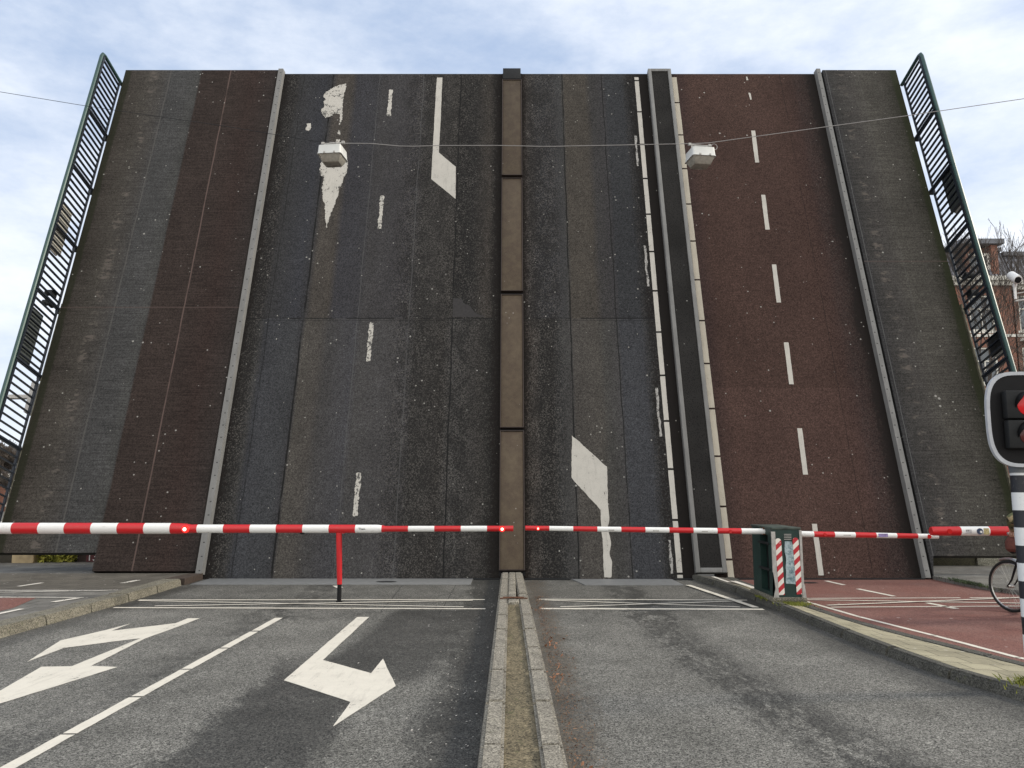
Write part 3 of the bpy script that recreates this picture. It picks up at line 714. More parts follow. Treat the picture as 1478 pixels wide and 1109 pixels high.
# footpath boom, base out of view to the right
b4 = empty('barrier_boom', (9.6, 11.9, 0), label='stubby red and white boom over the right footway, reaching behind the cyclist', cat='barrier', group='barrier booms across the bridge approach')
MT['band4'] = band_mat('red_white_bands_footway', -3.44, .42)
q = MB(); q.tube([(-3.44, 0, 1.085), (-3.40, 0, 1.085), (0, 0, 1.09)], [.060, .067, .075], 20); q.build('tube', MT['band4'], b4)
boomlamp(b4, -3.2, -.03, 1.083, .034, False, .05)
q = MB(); q.box((-2.96, -.073, 1.06), (-2.88, -.066, 1.11)); q.build('sticker', simple('grey_sticker', (.35, .35, .36), .5, 0, .8, 60), b4)
q = MB(); q.tube([(-2.76, -.069, 1.085), (-2.76, -.075, 1.085)], .045, 16); st = q.build('sticker', simple('dark_blue_sticker', (.03, .05, .10), .5, 0, .3, 30), b4)
q = MB(); q.tube([(-2.745, -.076, 1.078), (-2.745, -.079, 1.078)], .018, 12); q.build('sticker_mark', MT['white'], st)
q = MB(); q.box((-2.70, -.073, 1.04), (-2.625, -.066, 1.13)); q.build('sticker', simple('yellow_sticker', (.42, .36, .18), .5, 0, .5, 40), b4)
cb4 = empty('barrier_cabinet', (9.6, 11.9, 0), label='dark green barrier cabinet at the far right edge of the footway', cat='cabinet')
q = MB(); q.box((-.02, -.25, .07), (.45, .35, 1.25), bev=.02); q.build('housing', MT['rail'], cb4)
q = MB(); q.box((-.05, -.3, .02), (.5, .4, .1), bev=.01); q.build('plinth', MT['kerb'], cb4)

# ---- green barrier cabinet on the island
GN = M('cabinet_green', .5, 0, .4); gn = GN.noise(5, 5, .65); gg = GN.noise(22, 4, .7)
gc = GN.mix(gn.step(.4, .7), (.007, .026, .022), (.012, .038, .032)); gc = GN.mix(gg.step(.62, .72) * .35 * GN.z.step(.9, .1), gc, (.10, .10, .085)); MT['green'] = GN.out(gc, gn, .05)
cab = empty('barrier_cabinet', (3.79, 11.78, .085), label='scuffed green barrier cabinet on the traffic island with striped corner plates', cat='cabinet')
ch = 1.06
q = MB()
q.box((.0, 0, .06), (.40, .22, ch - .03)).box((.0, .60, .06), (.40, 1.0, ch - .03)).box((.10, .22, .06), (.40, .60, ch - .03))
q.box((.0, .22, ch - .12), (.1, .60, ch - .03)).box((.0, .22, .06), (.1, .60, .12))
cb = q.build('housing', MT['green'], cab)
q = MB(); q.box((-.015, -.012, ch - .03), (.415, 1.015, ch), bev=.006); q.build('lid', simple('pale_green_lid', (.05, .065, .055), .6, 0, .7, 9), cab)
q = MB(); q.box((.092, .23, .12), (.098, .59, ch - .13)); q.build('slot', MT['black'], cab)
for z in (.42, .80):
    q = MB(); q.box((-.02, .16, z), (.03, .66, z + .035), bev=.004); q.build('slot_bar', MT['dark'], cab)
q = MB(); q.box((-.05, -.04, .0), (.45, 1.05, .07), bev=.015); q.build('plinth', MT['kerb'], cab)
# zinc corner angles, split and bent near the ground
q = MB(); q.box((-.022, -.02, .42), (.035, .004, ch - .06)).prism([(-.02, .42), (.035, .42), (.05, .05), (.0, -.02), (-.045, .0), (.004, .2)], -.03, -.022, 'y')
q.box((.385, -.02, .02), (.42, .004, ch - .04)); q.prism([(.39, .25), (.425, .25), (.45, .0), (.40, -.02)], -.032, -.022, 'y'); q.build('corner_angle', MT['galvlight'], cab)
def stripe_mat():
    m = M('red_white_hazard_stripes', .45); t = ((m.z * 1.0 + m.x * -.95) / .155).m('FRACT')
    k = t.step(.47, .50) * t.step(1.0, .97); n = m.noise(22, 4, .7)
    col = m.mix(k, (.70, .66, .60), (.42, .02, .03)); col = m.mix(n.step(.62, .72) * .6, col, (.55, .50, .46)); return m.out(col, n, .1)
MT['stripe'] = stripe_mat()
for x0, zb0 in ((.055, .10), (.315, .10)):
    q = MB(); n = 8
    pl = [(x0, zb0), (x0 + .085, zb0)] + [(x0 + .0425 + .0425 * math.cos(math.pi * a / 8), ch - .20 + .0425 * math.sin(math.pi * a / 8)) for a in range(9)]
    q.prism(pl, -.016, -.004, 'y', Matrix.Translation((0, 0, 0)) @ Matrix.Rotation(rad(-1.5 if x0 < .2 else -2), 4, 'Y')); q.build('striped_plate', MT['stripe'], cab)
pm_ = M('torn_poster_paper', .8); pn = pm_.noise(14, 5, .7); pn2 = pm_.noise(45, 4, .7)
MT['poster'] = pm_.out(pm_.mix((pn * .75 + pn2 * .25).step(.36, .60), lin(78, 105, 112), lin(165, 180, 184)), pn, .3, .01)
q = MB(); q.prism(ragged([(.165, .26), (.305, .25), (.312, .5), (.30, .60), (.305, .75), (.29, .80), (.27, .86), (.175, .86), (.165, .70), (.18, .62), (.165, .5)], .006, .03), -.008, -.001, 'y'); q.build('torn_poster', MT['poster'], cab)
q = MB()
for k in range(4): q.box((.165, -.012, .885 + k * .024), (.27, -.001, .893 + k * .024))
q.build('vent', MT['galvlight'], cab)
q = MB(); q.prism([(.50, .965), (.62, .965), (.56, 1.045)], -.004, -.001, 'x'); wsg = q.build('warning_sign', simple('yellow_enamel', (.65, .50, .06), .5), cab)
q = MB(); q.prism([(.545, .978), (.575, .978), (.565, 1.0), (.57, 1.02), (.55, 1.02), (.553, 1.0)], -.007, -.0045, 'x'); q.build('warning_mark', MT['black'], wsg)

# ================================================================== STREET LAMPS ON THE SPAN WIRE
def cable_z(x):
    pts = [(-30, 12.2), (-9.19, 8.77), (-7.62, 8.5), (-5.18, 8.13), (-3.5, 7.84), (-3.0, 7.80), (-2.55, 7.80), (-1.9, 7.74), (-1.22, 7.76), (-.23, 7.76), (.6, 7.74), (3.03, 7.79), (3.45, 7.80), (7.01, 8.31), (9.18, 8.64), (30, 11.8)]
    for (a, b), (c, d) in zip(pts, pts[1:]):
        if a <= x <= c: return b + (d - b) * (x - a) / (c - a)
q = MB(); xs = [-30, -20] + [-12 + i * .25 for i in range(97)] + [20, 30]
q.tube([(x, 13.5, cable_z(x)) for x in xs if x > -3.4], .0062, 6)
tag(q.build('span_wire', MT['wire']), 'thin pale wire strung across in front of the leaf between and beyond the two lamps', 'wire')
q = MB(); q.tube([(x, 13.5, cable_z(x)) for x in xs if x <= -3.2], .0045, 6); tag(q.build('span_wire', MT['dark']), 'thinner dark wire running from the left lamp out past the left railing', 'wire')
lampw = simple('white_lamp_housing', (.56, .57, .55), .45, 0, .06, 5)
gl = M('lamp_bowl', .25, 0, .5); gl.b.inputs['Transmission Weight'].default_value = .35; gln = gl.noise(20, 3); MT['bowl'] = gl.out(gl.mix(gln.step(.3, .7), (.50, .48, .42), (.40, .385, .34)))
def lamp(x, y, z, rz, label, cream):
    t = empty('hanging_street_lamp', (x, y, z), rz, label, 'street lamp', 'street lamps hanging from the span wire')
    def rect(w_, d_, r_, n=5):
        out = []
        for cx, cy, a0 in ((w_ - r_, d_ - r_, 0), (-w_ + r_, d_ - r_, 90), (-w_ + r_, -d_ + r_, 180), (w_ - r_, -d_ + r_, 270)):
            for k in range(n): a = rad(a0 + 90 * k / (n - 1)); out.append((cx + r_ * math.cos(a), cy + r_ * math.sin(a)))
        return out
    def loft(secs, name, mat):
        m = MB(); rings = []
        for (w_, d_, r_, zz) in secs: rings.append([m.bm.verts.new((px, py, zz)) for px, py in rect(w_, d_, r_)])
        for a, b in zip(rings, rings[1:]):
            n = len(a)
            for k in range(n): m.bm.faces.new((a[k], a[(k + 1) % n], b[(k + 1) % n], b[k]))
        m.bm.faces.new(rings[0]); m.bm.faces.new(rings[-1][::-1]); return m.build(name, mat, t, ang=40)
    loft([(.17, .15, .03, .185), (.20, .19, .035, .165), (.208, .205, .035, .03), (.215, .212, .035, .015), (.220, .216, .035, 0)], 'housing', lampw)
    loft([(.198, .194, .035, -.001), (.19, .18, .04, -.03), (.150, .13, .04, -.12), (.14, .12, .04, -.128)], 'bowl', MT['bowl'])
    m = MB(); m.tube([(-.2, 0, .27), (.2, 0, .27)], .012, 8).tube([(-.15, 0, .2), (-.15, 0, .28)], .012, 8).tube([(.13, 0, .2), (.13, 0, .28)], .012, 8)
    m.box((-.21, -.02, .26), (-.16, .02, .30)).box((.16, -.02, .26), (.21, .02, .30)).tube([(0, 0, .19), (0, 0, .24)], .03, 10); m.build('hanger', MT['galvlight'], t)
    for sx in (-.08, .10): m = MB(); m.box((sx - .015, -.226, .0), (sx + .015, -.213, .03)); m.build('clip', MT['galvlight'], t)
    return t
lamp(-3.185, 13.5, 7.53, rad(-6), 'white street lamp hanging in front of the worn arrow, left of the two', 0)
l2 = lamp(3.34, 13.5, 7.49, rad(8), 'white street lamp hanging before the red cycle lane, a loop of cable beside it', 0)
q = MB(); q.tube([(.27 + .055 * math.cos(a * .42), 0, .26 + .055 * math.sin(a * .42)) for a in range(15)], .006, 6, close=True).tube([(.16, 0, .21), (.21, 0, .25)], .006, 6); q.build('cable_loop', MT['wire'], l2)

# ================================================================== TRAFFIC SIGNAL (front right)
sg = empty('traffic_signal', (4.43, 7.0, 0), label='black bridge signal with a white rimmed board and red lamp on a striped pole', cat='traffic light')
pmx = M('black_white_bands', .5); tt = ((pmx.z - .02) / .30).m('FRACT'); nn_ = pmx.noise(30, 4)
pc = pmx.mix(tt.step(.49, .51) * tt.step(1.0, .985), (.68, .70, .71), (.018, .020, .026)); pc = pmx.mix(nn_.step(.60, .7) * .25, pc, (.2, .19, .18)); MT['polebands'] = pmx.out(pc, nn_, .1)
q = MB(); q.tube([(0, 0, 0), (0, 0, 1.85)], .073, 24); q.build('striped_pole', MT['polebands'], sg)
q = MB(); q.tube([(0, 0, 1.85), (0, 0, 2.55), (0, 0, 2.57)], [.06, .06, .03], 20).tube([(0, 0, 1.84), (0, 0, 1.93)], .078, 20); q.build('upper_pole', simple('grey_pole_paint', (.12, .13, .14), .5), sg)
q = MB(); q.tube([(0, 0, 0.0), (0, 0, .05)], [.11, .09], 20); q.build('base_collar', MT['dark'], sg)
zc = 2.30; hw, hh = .315, .415
def sup(w_, h_, e=3.2, n=56): return [(w_ * math.copysign(abs(math.cos(t)) ** (2 / e), math.cos(t)), zc + h_ * math.copysign(abs(math.sin(t)) ** (2 / e), math.sin(t))) for t in [2 * math.pi * k / n for k in range(n)]]
q = MB(); q.prism(sup(hw - .002, hh - .002), -.115, -.095, 'y'); bb = q.build('backing_board', MT['black'], sg)
O = sup(hw, hh); I = sup(hw - .03, hh - .03); q = MB()
oa = [q.bm.verts.new((p[0], -.122, p[1])) for p in O]; ia = [q.bm.verts.new((p[0], -.122, p[1])) for p in I]
ob = [q.bm.verts.new((p[0], -.09, p[1])) for p in O]; ib = [q.bm.verts.new((p[0], -.112, p[1])) for p in I]
for k in range(len(O)):
    j = (k + 1) % len(O)
    q.bm.faces.new((oa[k], oa[j], ia[j], ia[k])); q.bm.faces.new((oa[k], ob[k], ob[j], oa[j])); q.bm.faces.new((ia[k], ia[j], ib[j], ib[k]))
q.build('board_rim', simple('grey_white_rim', (.42, .44, .47), .5, 0, .1), bb)
for k, z in enumerate((zc + .12, zc - .135)):
    q = MB(); q.box((-.185, -.20, z - .122), (.185, -.125, z + .122), bev=.015); hs = q.build('lamp_housing', MT['dark'], sg)
    q = MB(); pts = [(.115 * math.cos(t), z + .115 * math.sin(t)) for t in [rad(-20 + 220 * i / 20) for i in range(21)]]
    A1 = [q.bm.verts.new((p[0], -.19, p[1])) for p in pts]; B1 = [q.bm.verts.new((p[0], -.19 - (.10 if 3 < i < 17 else .10 * min(i, 20 - i) / 4), p[1])) for i, p in enumerate(pts)]
    for i in range(20): q.bm.faces.new((A1[i], A1[i + 1], B1[i + 1], B1[i]))
    vo = q.build('visor', MT['black'], hs); sm_ = vo.modifiers.new('s', 'SOLIDIFY'); sm_.thickness = .004
    q = MB(); q.tube([(0, -.195, z), (0, -.205, z), (0, -.222, z), (0, -.228, z)], [.1, .098, .06, .01], 24)
    q.build('lens', lamp_mat('lit_red_lens', (.50, .012, .015), .18) if k == 0 else simple('unlit_lens', (.09, .02, .018), .25), hs)
# ================================================================== CCTV CAMERA AND MAST
cm = empty('camera_mast', (8.75, 12.0, .07), label='slender grey mast at the right edge carrying the security camera arms', cat='mast')
q = MB(); q.tube([(0, 0, 0), (0, 0, 6)], [.07, .045], 14); q.build('pole', MT['galvlight'], cm)
q = MB(); q.tube([(0, 0, 4.62), (-1.0, 0, 4.50)], .016, 8).tube([(0, 0, 4.78), (-.96, 0, 4.62)], .010, 8); q.build('arm', MT['galvlight'], cm)
cc_ = empty('security_camera', (7.76, 12.0, 4.6), label='small white security camera on an arm in front of the brick houses', cat='camera')
q = MB(); q.tube([(0, 0, 0), (0, 0, .22)], .02, 10).tube([(0, 0, .2), (.0, -.02, .25)], .03, 10); q.build('bracket', MT['white'], cc_)
q = MB(); q.tube([(-.03, -.14, .27), (-.03, -.13, .275), (.03, .10, .40), (.033, .11, .405)], [.058, .068, .068, .05], 16); hb = q.build('housing', MT['white'], cc_)
q = MB(); q.tube([(-.032, -.138, .268), (-.034, -.152, .262)], .048, 14); q.build('lens', MT['black'], hb)

# ================================================================== BICYCLE, RIDER AND BAG
bk = empty('bicycle', (6.95, 11.38, 0), rad(106), 'dark city bicycle standing on the red cycle path behind the striped pole', 'bicycle')
def ring(m, c, R, r, n=40, ny=8, a0=0, a1=360):
    cl = (a1 - a0) >= 360; k = n if cl else n + 1
    m.tube([(c[0] + R * math.cos(rad(a0 + (a1 - a0) * i / n)), c[1], c[2] + R * math.sin(rad(a0 + (a1 - a0) * i / n))) for i in range(k)], r, ny, close=cl)
for cx in (0, -1.1):
    q = MB(); ring(q, (cx, 0, .355), .335, .020); wh = q.build('wheel', MT['rubber'], bk)
    q = MB(); ring(q, (cx, 0, .355), .312, .009); q.build('rim', MT['chrome'], wh)
    q = MB()
    for k in range(28):
        a = 2 * math.pi * k / 28; q.tube([(cx + .02 * math.cos(a + 1), (.025 if k % 2 else -.025), .355 + .02 * math.sin(a + 1)), (cx + .31 * math.cos(a), 0, .355 + .31 * math.sin(a))], .0012, 4)
    q.build('spokes', MT['chrome'], wh)
    q = MB(); q.tube([(cx, -.05, .355), (cx, .05, .355)], .022, 12); q.build('hub', MT['chrome'], wh)
    q = MB(); ring(q, (cx, 0, .355), .375, .022, 26, 6, 68 if cx == 0 else -20, 165 if cx == 0 else 170); q.build('mudguard', MT['chrome'] if cx == 0 else MT['black'], bk)
q = MB(); q.tube([(-.25, 0, .95), (-.21, 0, .76)], .022, 10)
for s in (-.055, .055): q.tube([(-.21, s, .76), (-.14, s, .60), (-.075, s, .45), (0, s, .355)], [.016, .015, .012, .009], 8)
q.box((-.225, -.06, .74), (-.195, .06, .77)); q.build('fork', MT['black'], bk)
q = MB(); q.tube([(-.24, 0, .88), (-.62, 0, .62), (-.66, 0, .30)], .017, 10).tube([(-.22, 0, .80), (-.42, 0, .40), (-.62, 0, .30)], .017, 10).tube([(-.62, 0, .30), (-.77, 0, .85)], .016, 10)
for s in (-.05, .05): q.tube([(-.62, s * .5, .30), (-1.1, s, .355)], .010, 8).tube([(-.74, s * .3, .76), (-1.1, s, .355)], .009, 8)
q.build('frame', MT['black'], bk)
q = MB(); q.tube([(-.25, 0, .93), (-.26, 0, 1.08)], .014, 8).tube([(-.45, .30, 1.08), (-.30, .30, 1.09), (-.22, .22, 1.10), (-.21, 0, 1.09), (-.22, -.22, 1.10), (-.30, -.30, 1.09), (-.45, -.30, 1.08)], .012, 8); hbx = q.build('handlebar', MT['chrome'], bk)
q = MB()
for s in (-.3, .3): q.tube([(-.47, s, 1.08), (-.33, s, 1.09)], .018, 8)
q.build('grip', MT['rubber'], hbx)
q = MB(); q.tube([(-.19, .02, .86), (-.10, .02, .86), (-.085, .02, .86)], [.035, .055, .05], 16).tube([(-.19, .02, .86), (-.23, 0, .90)], .01, 8); hl = q.build('headlamp', MT['black'], bk)
q = MB(); q.tube([(-.084, .02, .86), (-.078, .02, .86)], [.047, .03], 16); q.build('reflector', MT['chrome'], hl)
q = MB(); q.box((-.90, -.09, .90), (-.66, .09, .95), bev=.02).box((-.70, -.03, .90), (-.58, .03, .94), bev=.012).tube([(-.78, 0, .92), (-.77, 0, .83)], .014, 8); q.build('saddle', MT['black'], bk)
q = MB(); ring(q, (-.62, .03, .30), .09, .006, 24, 5); q.tube([(-.62, .05, .30), (-.55, .09, .18)], .008, 6).tube([(-.62, -.05, .30), (-.69, -.09, .42)], .008, 6).box((-.6, .08, .165), (-.5, .17, .19)).box((-.74, -.17, .41), (-.64, -.08, .435)); q.build('cranks', MT['dark'], bk)
# rider: one skinned body, clothing as children
def skin(name, V, Ed, R, mat, parent, sub=2, label=None):
    me = bpy.data.meshes.new(name); me.from_pydata(V, Ed, []); o = bpy.data.objects.new(name, me); COL.objects.link(o)
    o.modifiers.new('skin', 'SKIN'); me.materials.append(mat)
    if not me.skin_vertices: 
        pass
    for i, sv in enumerate(me.skin_vertices[0].data):
        r_ = R[i]; sv.radius = r_ if isinstance(r_, tuple) else (r_, r_); sv.use_root = (i == 0)
    o.modifiers['skin'].use_smooth_shade = True
    sb = o.modifiers.new('sub', 'SUBSURF'); sb.levels = sub; sb.render_levels = sub
    o.parent = parent
    if label: o['label'] = label
    return o
rd = empty('person', (6.95, 11.38, 0), rad(106), 'cyclist in a camouflage jacket waiting astride the bicycle, mostly hidden by the striped pole', 'person')
skinm = simple('skin', (.45, .27, .20), .6, 0, .06, 10)
V = [(-.76, 0, 1.0), (-.72, 0, 1.2), (-.66, 0, 1.40), (-.62, 0, 1.50), (-.60, 0, 1.57), (-.585, 0, 1.66), (-.575, 0, 1.755),
     (-.64, .19, 1.43), (-.58, .56, 1.31), (-.38, .31, 1.13), (-.64, -.19, 1.43), (-.58, -.36, 1.22), (-.38, -.31, 1.13),
     (-.74, .10, .93), (-.50, .15, .62), (-.60, .17, .22), (-.58, .18, .09), (-.46, .19, .04),
     (-.74, -.10, .93), (-.48, -.24, .52), (-.62, -.34, .10), (-.62, -.35, .05), (-.48, -.36, .03)]
Ed = [(0, 1), (1, 2), (2, 3), (3, 4), (4, 5), (5, 6), (2, 7), (7, 8), (8, 9), (2, 10), (10, 11), (11, 12), (0, 13), (13, 14), (14, 15), (15, 16), (16, 17), (0, 18), (18, 19), (19, 20), (20, 21), (21, 22)]
R = [(.13, .16), (.11, .145), (.12, .17), (.06, .07), .052, (.088, .078), (.075, .068), .06, .046, .032, .06, .046, .032, .085, .062, .045, .04, .035, .085, .062, .045, .04, .035]
body = skin('body', V, Ed, R, skinm, rd)
cam_m = M('camouflage_cloth', .9); cv = cam_m.voro(9, rnd=1); ca = cam_m.noise(7, 3, .6); cz = cam_m.noise(11, 3, .6, off=(5, 5, 5))
cj = cam_m.mix(ca.step(.47, .5), (.26, .21, .12), (.10, .105, .05)); cj = cam_m.mix(cz.step(.58, .6), cj, (.035, .03, .022)); MT['camo'] = cam_m.out(cj, ca, .1)
Vj = V[:4] + V[7:9] + [(-.42, .31, 1.145)] + V[10:12] + [(-.42, -.31, 1.145)]
Ej = [(0, 1), (1, 2), (2, 3), (2, 4), (4, 5), (5, 6), (2, 7), (7, 8), (8, 9)]
skin('jacket', Vj, Ej, [(.16, .19), (.14, .175), (.145, .20), (.07, .085), .08, .066, .052, .08, .066, .052], MT['camo'], rd, label='camouflage jacket in tan, olive and brown')
skin('trousers', [(-.76, 0, .97)] + V[13:17] + V[18:22], [(0, 1), (1, 2), (2, 3), (3, 4), (0, 5), (5, 6), (6, 7), (7, 8)], [(.14, .165), .1, .078, .062, .058, .1, .078, .062, .058], simple('tan_trousers', (.20, .14, .07), .9, 0, .15, 8), rd)
for s, i in ((1, 16), (-1, 21)):
    b_ = Vector(V[i]); skin('shoe', [tuple(b_ + Vector((-.03, 0, 0))), tuple(b_ + Vector((.08, 0, -.03))), tuple(b_ + Vector((.19, 0, -.04)))], [(0, 1), (1, 2)], [(.055, .05), (.05, .05), (.035, .04)], MT['dark'], rd, 2)
q = MB(); q.tube([(-.585, 0, 1.66), (-.585, 0, 1.73), (-.585, 0, 1.80), (-.585, 0, 1.835)], [.10, .108, .085, .02], 20); q.build('knit_cap', simple('brown_wool', (.05, .035, .028), .95, 0, .2, 60, .3), rd)
q = MB()
q.tube([(-.49, 0, 1.70), (-.475, 0, 1.675), (-.487, 0, 1.665)], [.012, .018, .012], 8)
for s in (-1, 1): q.tube([(-.59, s * .085, 1.70), (-.59, s * .092, 1.66)], [.018, .012], 8)
fc = q.build('face_features', skinm, rd)
q = MB()
for s in (-1, 1): q.tube([(-.497, s * .032, 1.705), (-.49, s * .032, 1.705)], .009, 8)
q.tube([(-.495, -.022, 1.635), (-.49, 0, 1.633), (-.495, .022, 1.635)], .004, 6); q.build('eyes', MT['dark'], rd)
for s in (1, -1):   # hands: palm, four curled fingers and a thumb round the grip
    hx, hy, hz = -.40, .30 * s, 1.088
    Vh = [(hx - .03, hy + .012 * s, hz + .05), (hx + .01, hy, hz + .042), (hx + .045, hy - .0 * s, hz + .036)]; Eh = [(0, 1), (1, 2)]; Rh = [.024, (.030, .018), (.026, .016)]
    for f in range(4):
        px = hx - .012 + f * .021; b0 = len(Vh); L_ = (.9, 1.05, 1.0, .8)[f]
        Vh += [(px, hy + .030 * s, hz + .030), (px, hy + .040 * s * L_, hz + .002), (px, hy + .018 * s, hz - .026), (px, hy - .006 * s, hz - .028)]
        Eh += [(1 if f < 2 else 2, b0), (b0, b0 + 1), (b0 + 1, b0 + 2), (b0 + 2, b0 + 3)]; Rh += [.010, .009, .0085, .0075]
    b0 = len(Vh); Vh += [(hx - .02, hy - .028 * s, hz + .02), (hx + .0, hy - .036 * s, hz - .008), (hx + .02, hy - .02 * s, hz - .026)]; Eh += [(0, b0), (b0, b0 + 1), (b0 + 1, b0 + 2)]; Rh += [.012, .010, .0085]
    skin('hand', Vh, Eh, Rh, skinm, rd, 1)
# bag hanging from the bar
bg_ = empty('bag', (6.79, 10.98, .86), rad(106), 'reddish brown bag hanging from the bicycle handlebar beside the boom tip', 'bag')
q = MB(); q.tube([(0, 0, 0), (0, 0, .03), (0, 0, .12), (0, 0, .19), (0, 0, .22)], [.05, .10, .115, .085, .05], 12)
bmesh.ops.transform(q.bm, matrix=Matrix.Diagonal((1, .7, 1, 1)), verts=q.bm.verts)
rr_ = random.Random(2)
for v_ in q.bm.verts: v_.co += Vector((rr_.uniform(-.012, .012), rr_.uniform(-.012, .012), rr_.uniform(-.01, .01)))
q.build('pouch', simple('brown_bag_cloth', (.12, .04, .03), .85, 0, .3, 25, .4), bg_)
q = MB(); q.tube([(-.04, 0, .19), (-.03, 0, .25), (.0, 0, .275), (.03, 0, .25), (.04, 0, .19)], .007, 6); q.build('handle', MT['dark'], bg_)

# ================================================================== BACKGROUND HOUSES, TREES, WALLS
def brick_mat(name, c):
    m = M(name, .9, 0, .3); n = m.nt.nodes.new('ShaderNodeTexBrick'); mp = m.nt.nodes.new('ShaderNodeMapping'); mp.inputs['Rotation'].default_value = (rad(90), 0, 0)
    m.nt.links.new(m.tc, mp.inputs[0]); m.nt.links.new(mp.outputs[0], n.inputs[0]); n.inputs['Scale'].default_value = 1; n.inputs['Brick Width'].default_value = .22; n.inputs['Row Height'].default_value = .065
    n.inputs['Mortar Size'].default_value = .008; n.inputs['Color1'].default_value = (*c, 1); n.inputs['Color2'].default_value = (*[v * .72 for v in c], 1); n.inputs['Mortar'].default_value = (.22, .19, .16, 1)
    p = m.noise(.6, 4); return m.out(m.mul(E(m.nt, n.outputs[0]), (p - .5) * .8 + 1))
MT['brick'] = brick_mat('red_brick', (.26, .095, .06)); MT['brick2'] = brick_mat('brown_brick', (.22, .10, .07))
MT['trim'] = simple('white_stone_trim', (.66, .64, .58), .7, 0, .2, 3); MT['leadroof'] = simple('lead_roofing', (.13, .135, .15), .6, 0, .2, 3)
rt = M('glazed_roof_tiles', .45, 0, .5); rx = (rt.x / .28).m('FRACT'); rz_ = (rt.z / .33).m('FRACT'); rc = rt.mix(rx.step(.1, .5) * rx.step(1.0, .6), (.02, .022, .03), (.16, .165, .19)); rc = rt.mix(rz_.step(.16, .04), rc, (.01, .01, .012)); MT['tilesroof'] = rt.out(rc, rx, .4, .03)
gw = M('window_glass', .12, 0, .6); gwn = gw.noise(.7, 3); MT['glass'] = gw.out(gw.mix(gwn.step(.35, .65), (.035, .045, .055), (.10, .12, .14)))
def window(par, x, z, w_, h_, Y, mat='trim'):
    m = MB(); t = .09
    m.box((x - w_ / 2 - t, Y - .05, z - h_ / 2 - t), (x - w_ / 2, Y + .06, z + h_ / 2 + t)).box((x + w_ / 2, Y - .05, z - h_ / 2 - t), (x + w_ / 2 + t, Y + .06, z + h_ / 2 + t))
    m.box((x - w_ / 2, Y - .05, z + h_ / 2), (x + w_ / 2, Y + .06, z + h_ / 2 + t)).box((x - w_ / 2, Y - .05, z - h_ / 2 - t), (x + w_ / 2, Y + .06, z - h_ / 2))
    m.box((x - w_ / 2, Y - .02, z + h_ * .12), (x + w_ / 2, Y + .04, z + h_ * .12 + .07)).box((x - .035, Y - .018, z - h_ / 2), (x + .035, Y + .038, z + h_ * .12)); f = m.build('window', MT[mat], par)
    m = MB(); m.box((x - w_ / 2 - .22, Y - .12, z - h_ / 2 - t - .14), (x + w_ / 2 + .22, Y + .02, z - h_ / 2 - t)); m.build('sill', MT[mat], f)
    m = MB(); m.box((x - w_ / 2, Y + .05, z - h_ / 2), (x + w_ / 2, Y + .055, z + h_ / 2)); m.build('pane', MT['glass'], f)
def facade(m, x0, x1, z0, z1, Y, holes):
    """brick front with real openings"""
    xs = sorted({x0, x1} | {v for h in holes for v in h[:2]}); zs = sorted({z0, z1} | {v for h in holes for v in h[2:]})
    for a, b in zip(xs, xs[1:]):
        for c, d in zip(zs, zs[1:]):
            cx, cz = (a + b) / 2, (c + d) / 2
            if any(h[0] < cx < h[1] and h[2] < cz < h[3] for h in holes): continue
            vs = [m.bm.verts.new(p) for p in ((a, Y, c), (b, Y, c), (b, Y, d), (a, Y, d))]; m.bm.faces.new(vs)
def house(name, x0, x1, Y, eave, wx, wz, label, brick='brick', dorm=None, seed=0, depth=10, ww=1.25, wh=1.9):
    h = empty(name, ((x0 + x1) / 2, Y, 0), label=label, cat='house', group='brick houses along the far quay'); ox = (x0 + x1) / 2
    a, b = x0 - ox, x1 - ox; m = MB(); holes = [(x - ox - ww / 2 - .09, x - ox + ww / 2 + .09, z - wh / 2 - .09, z + wh / 2 + .09) for x in wx for z in wz]
    facade(m, a, b, -.1, eave - .5, 0, holes)
    m.box((a, .25, -.1), (b, depth, eave - .5)); m.build('wall', MT[brick], h)
    m = MB(); m.box((a - .05, -.45, eave - .25), (b + .05, .3, eave)).box((a, -.25, eave - .5), (b, .28, eave - .25)); m.build('cornice', MT['trim'], h)
    for zs_ in (4.05, 7.2, 10.35):
        if zs_ < eave - 2: m = MB(); m.box((a, -.06, zs_), (b, -.003, zs_ + .16)); m.build('string_course', MT['trim'], h)
    m = MB(); m.prism([(-.15, eave), (.75, eave + 1.75), (depth - .6, eave + 1.75), (depth, eave)], a + .02, b - .02, 'x'); m.build('roof', MT['tilesroof'], h)
    m = MB(); m.box((a, .6, eave + 1.76), (b, depth - .5, eave + 2.0)); m.build('roof_coping', MT['leadroof'], h)
    for x in wx:
        for z in wz: window(h, x - ox, z, ww, wh, .1)
    for x in dorm or []:
        X = x - ox; m = MB(); m.box((X - .75, .02, eave + .003), (X - .55, 1.4, eave + 1.9)).box((X + .72, -.05, eave + .003), (X + 1.1, 1.4, eave + 1.95)).box((X - .55, .4, eave + 1.5), (X + .72, 1.4, eave + 1.88)); d = m.build('dormer', MT[brick], h)
        m = MB(); m.box((X - 1.1, -.3, eave + 1.96), (X + 1.4, 1.6, eave + 2.25)); m.build('dormer_roof', MT['leadroof'], d)
        m = MB(); m.box((X - .549, .12, eave + .003), (X - .42, .3, eave + 1.49)).box((X + .56, .12, eave + .003), (X + .719, .3, eave + 1.49)).box((X - .42, .12, eave + 1.32), (X + .56, .3, eave + 1.49)); m.build('dormer_frame', MT['trim'], d)
        m = MB(); m.box((X - .42, .22, eave + .003), (X + .56, .24, eave + 1.32)); m.build('dormer_pane', MT['glass'], d)
    return h
wz = (2.6, 5.9 + .6, 8.6 + .9, 12.15 - .7 + .3)
wz = (2.4, 5.6, 8.7, 11.75)
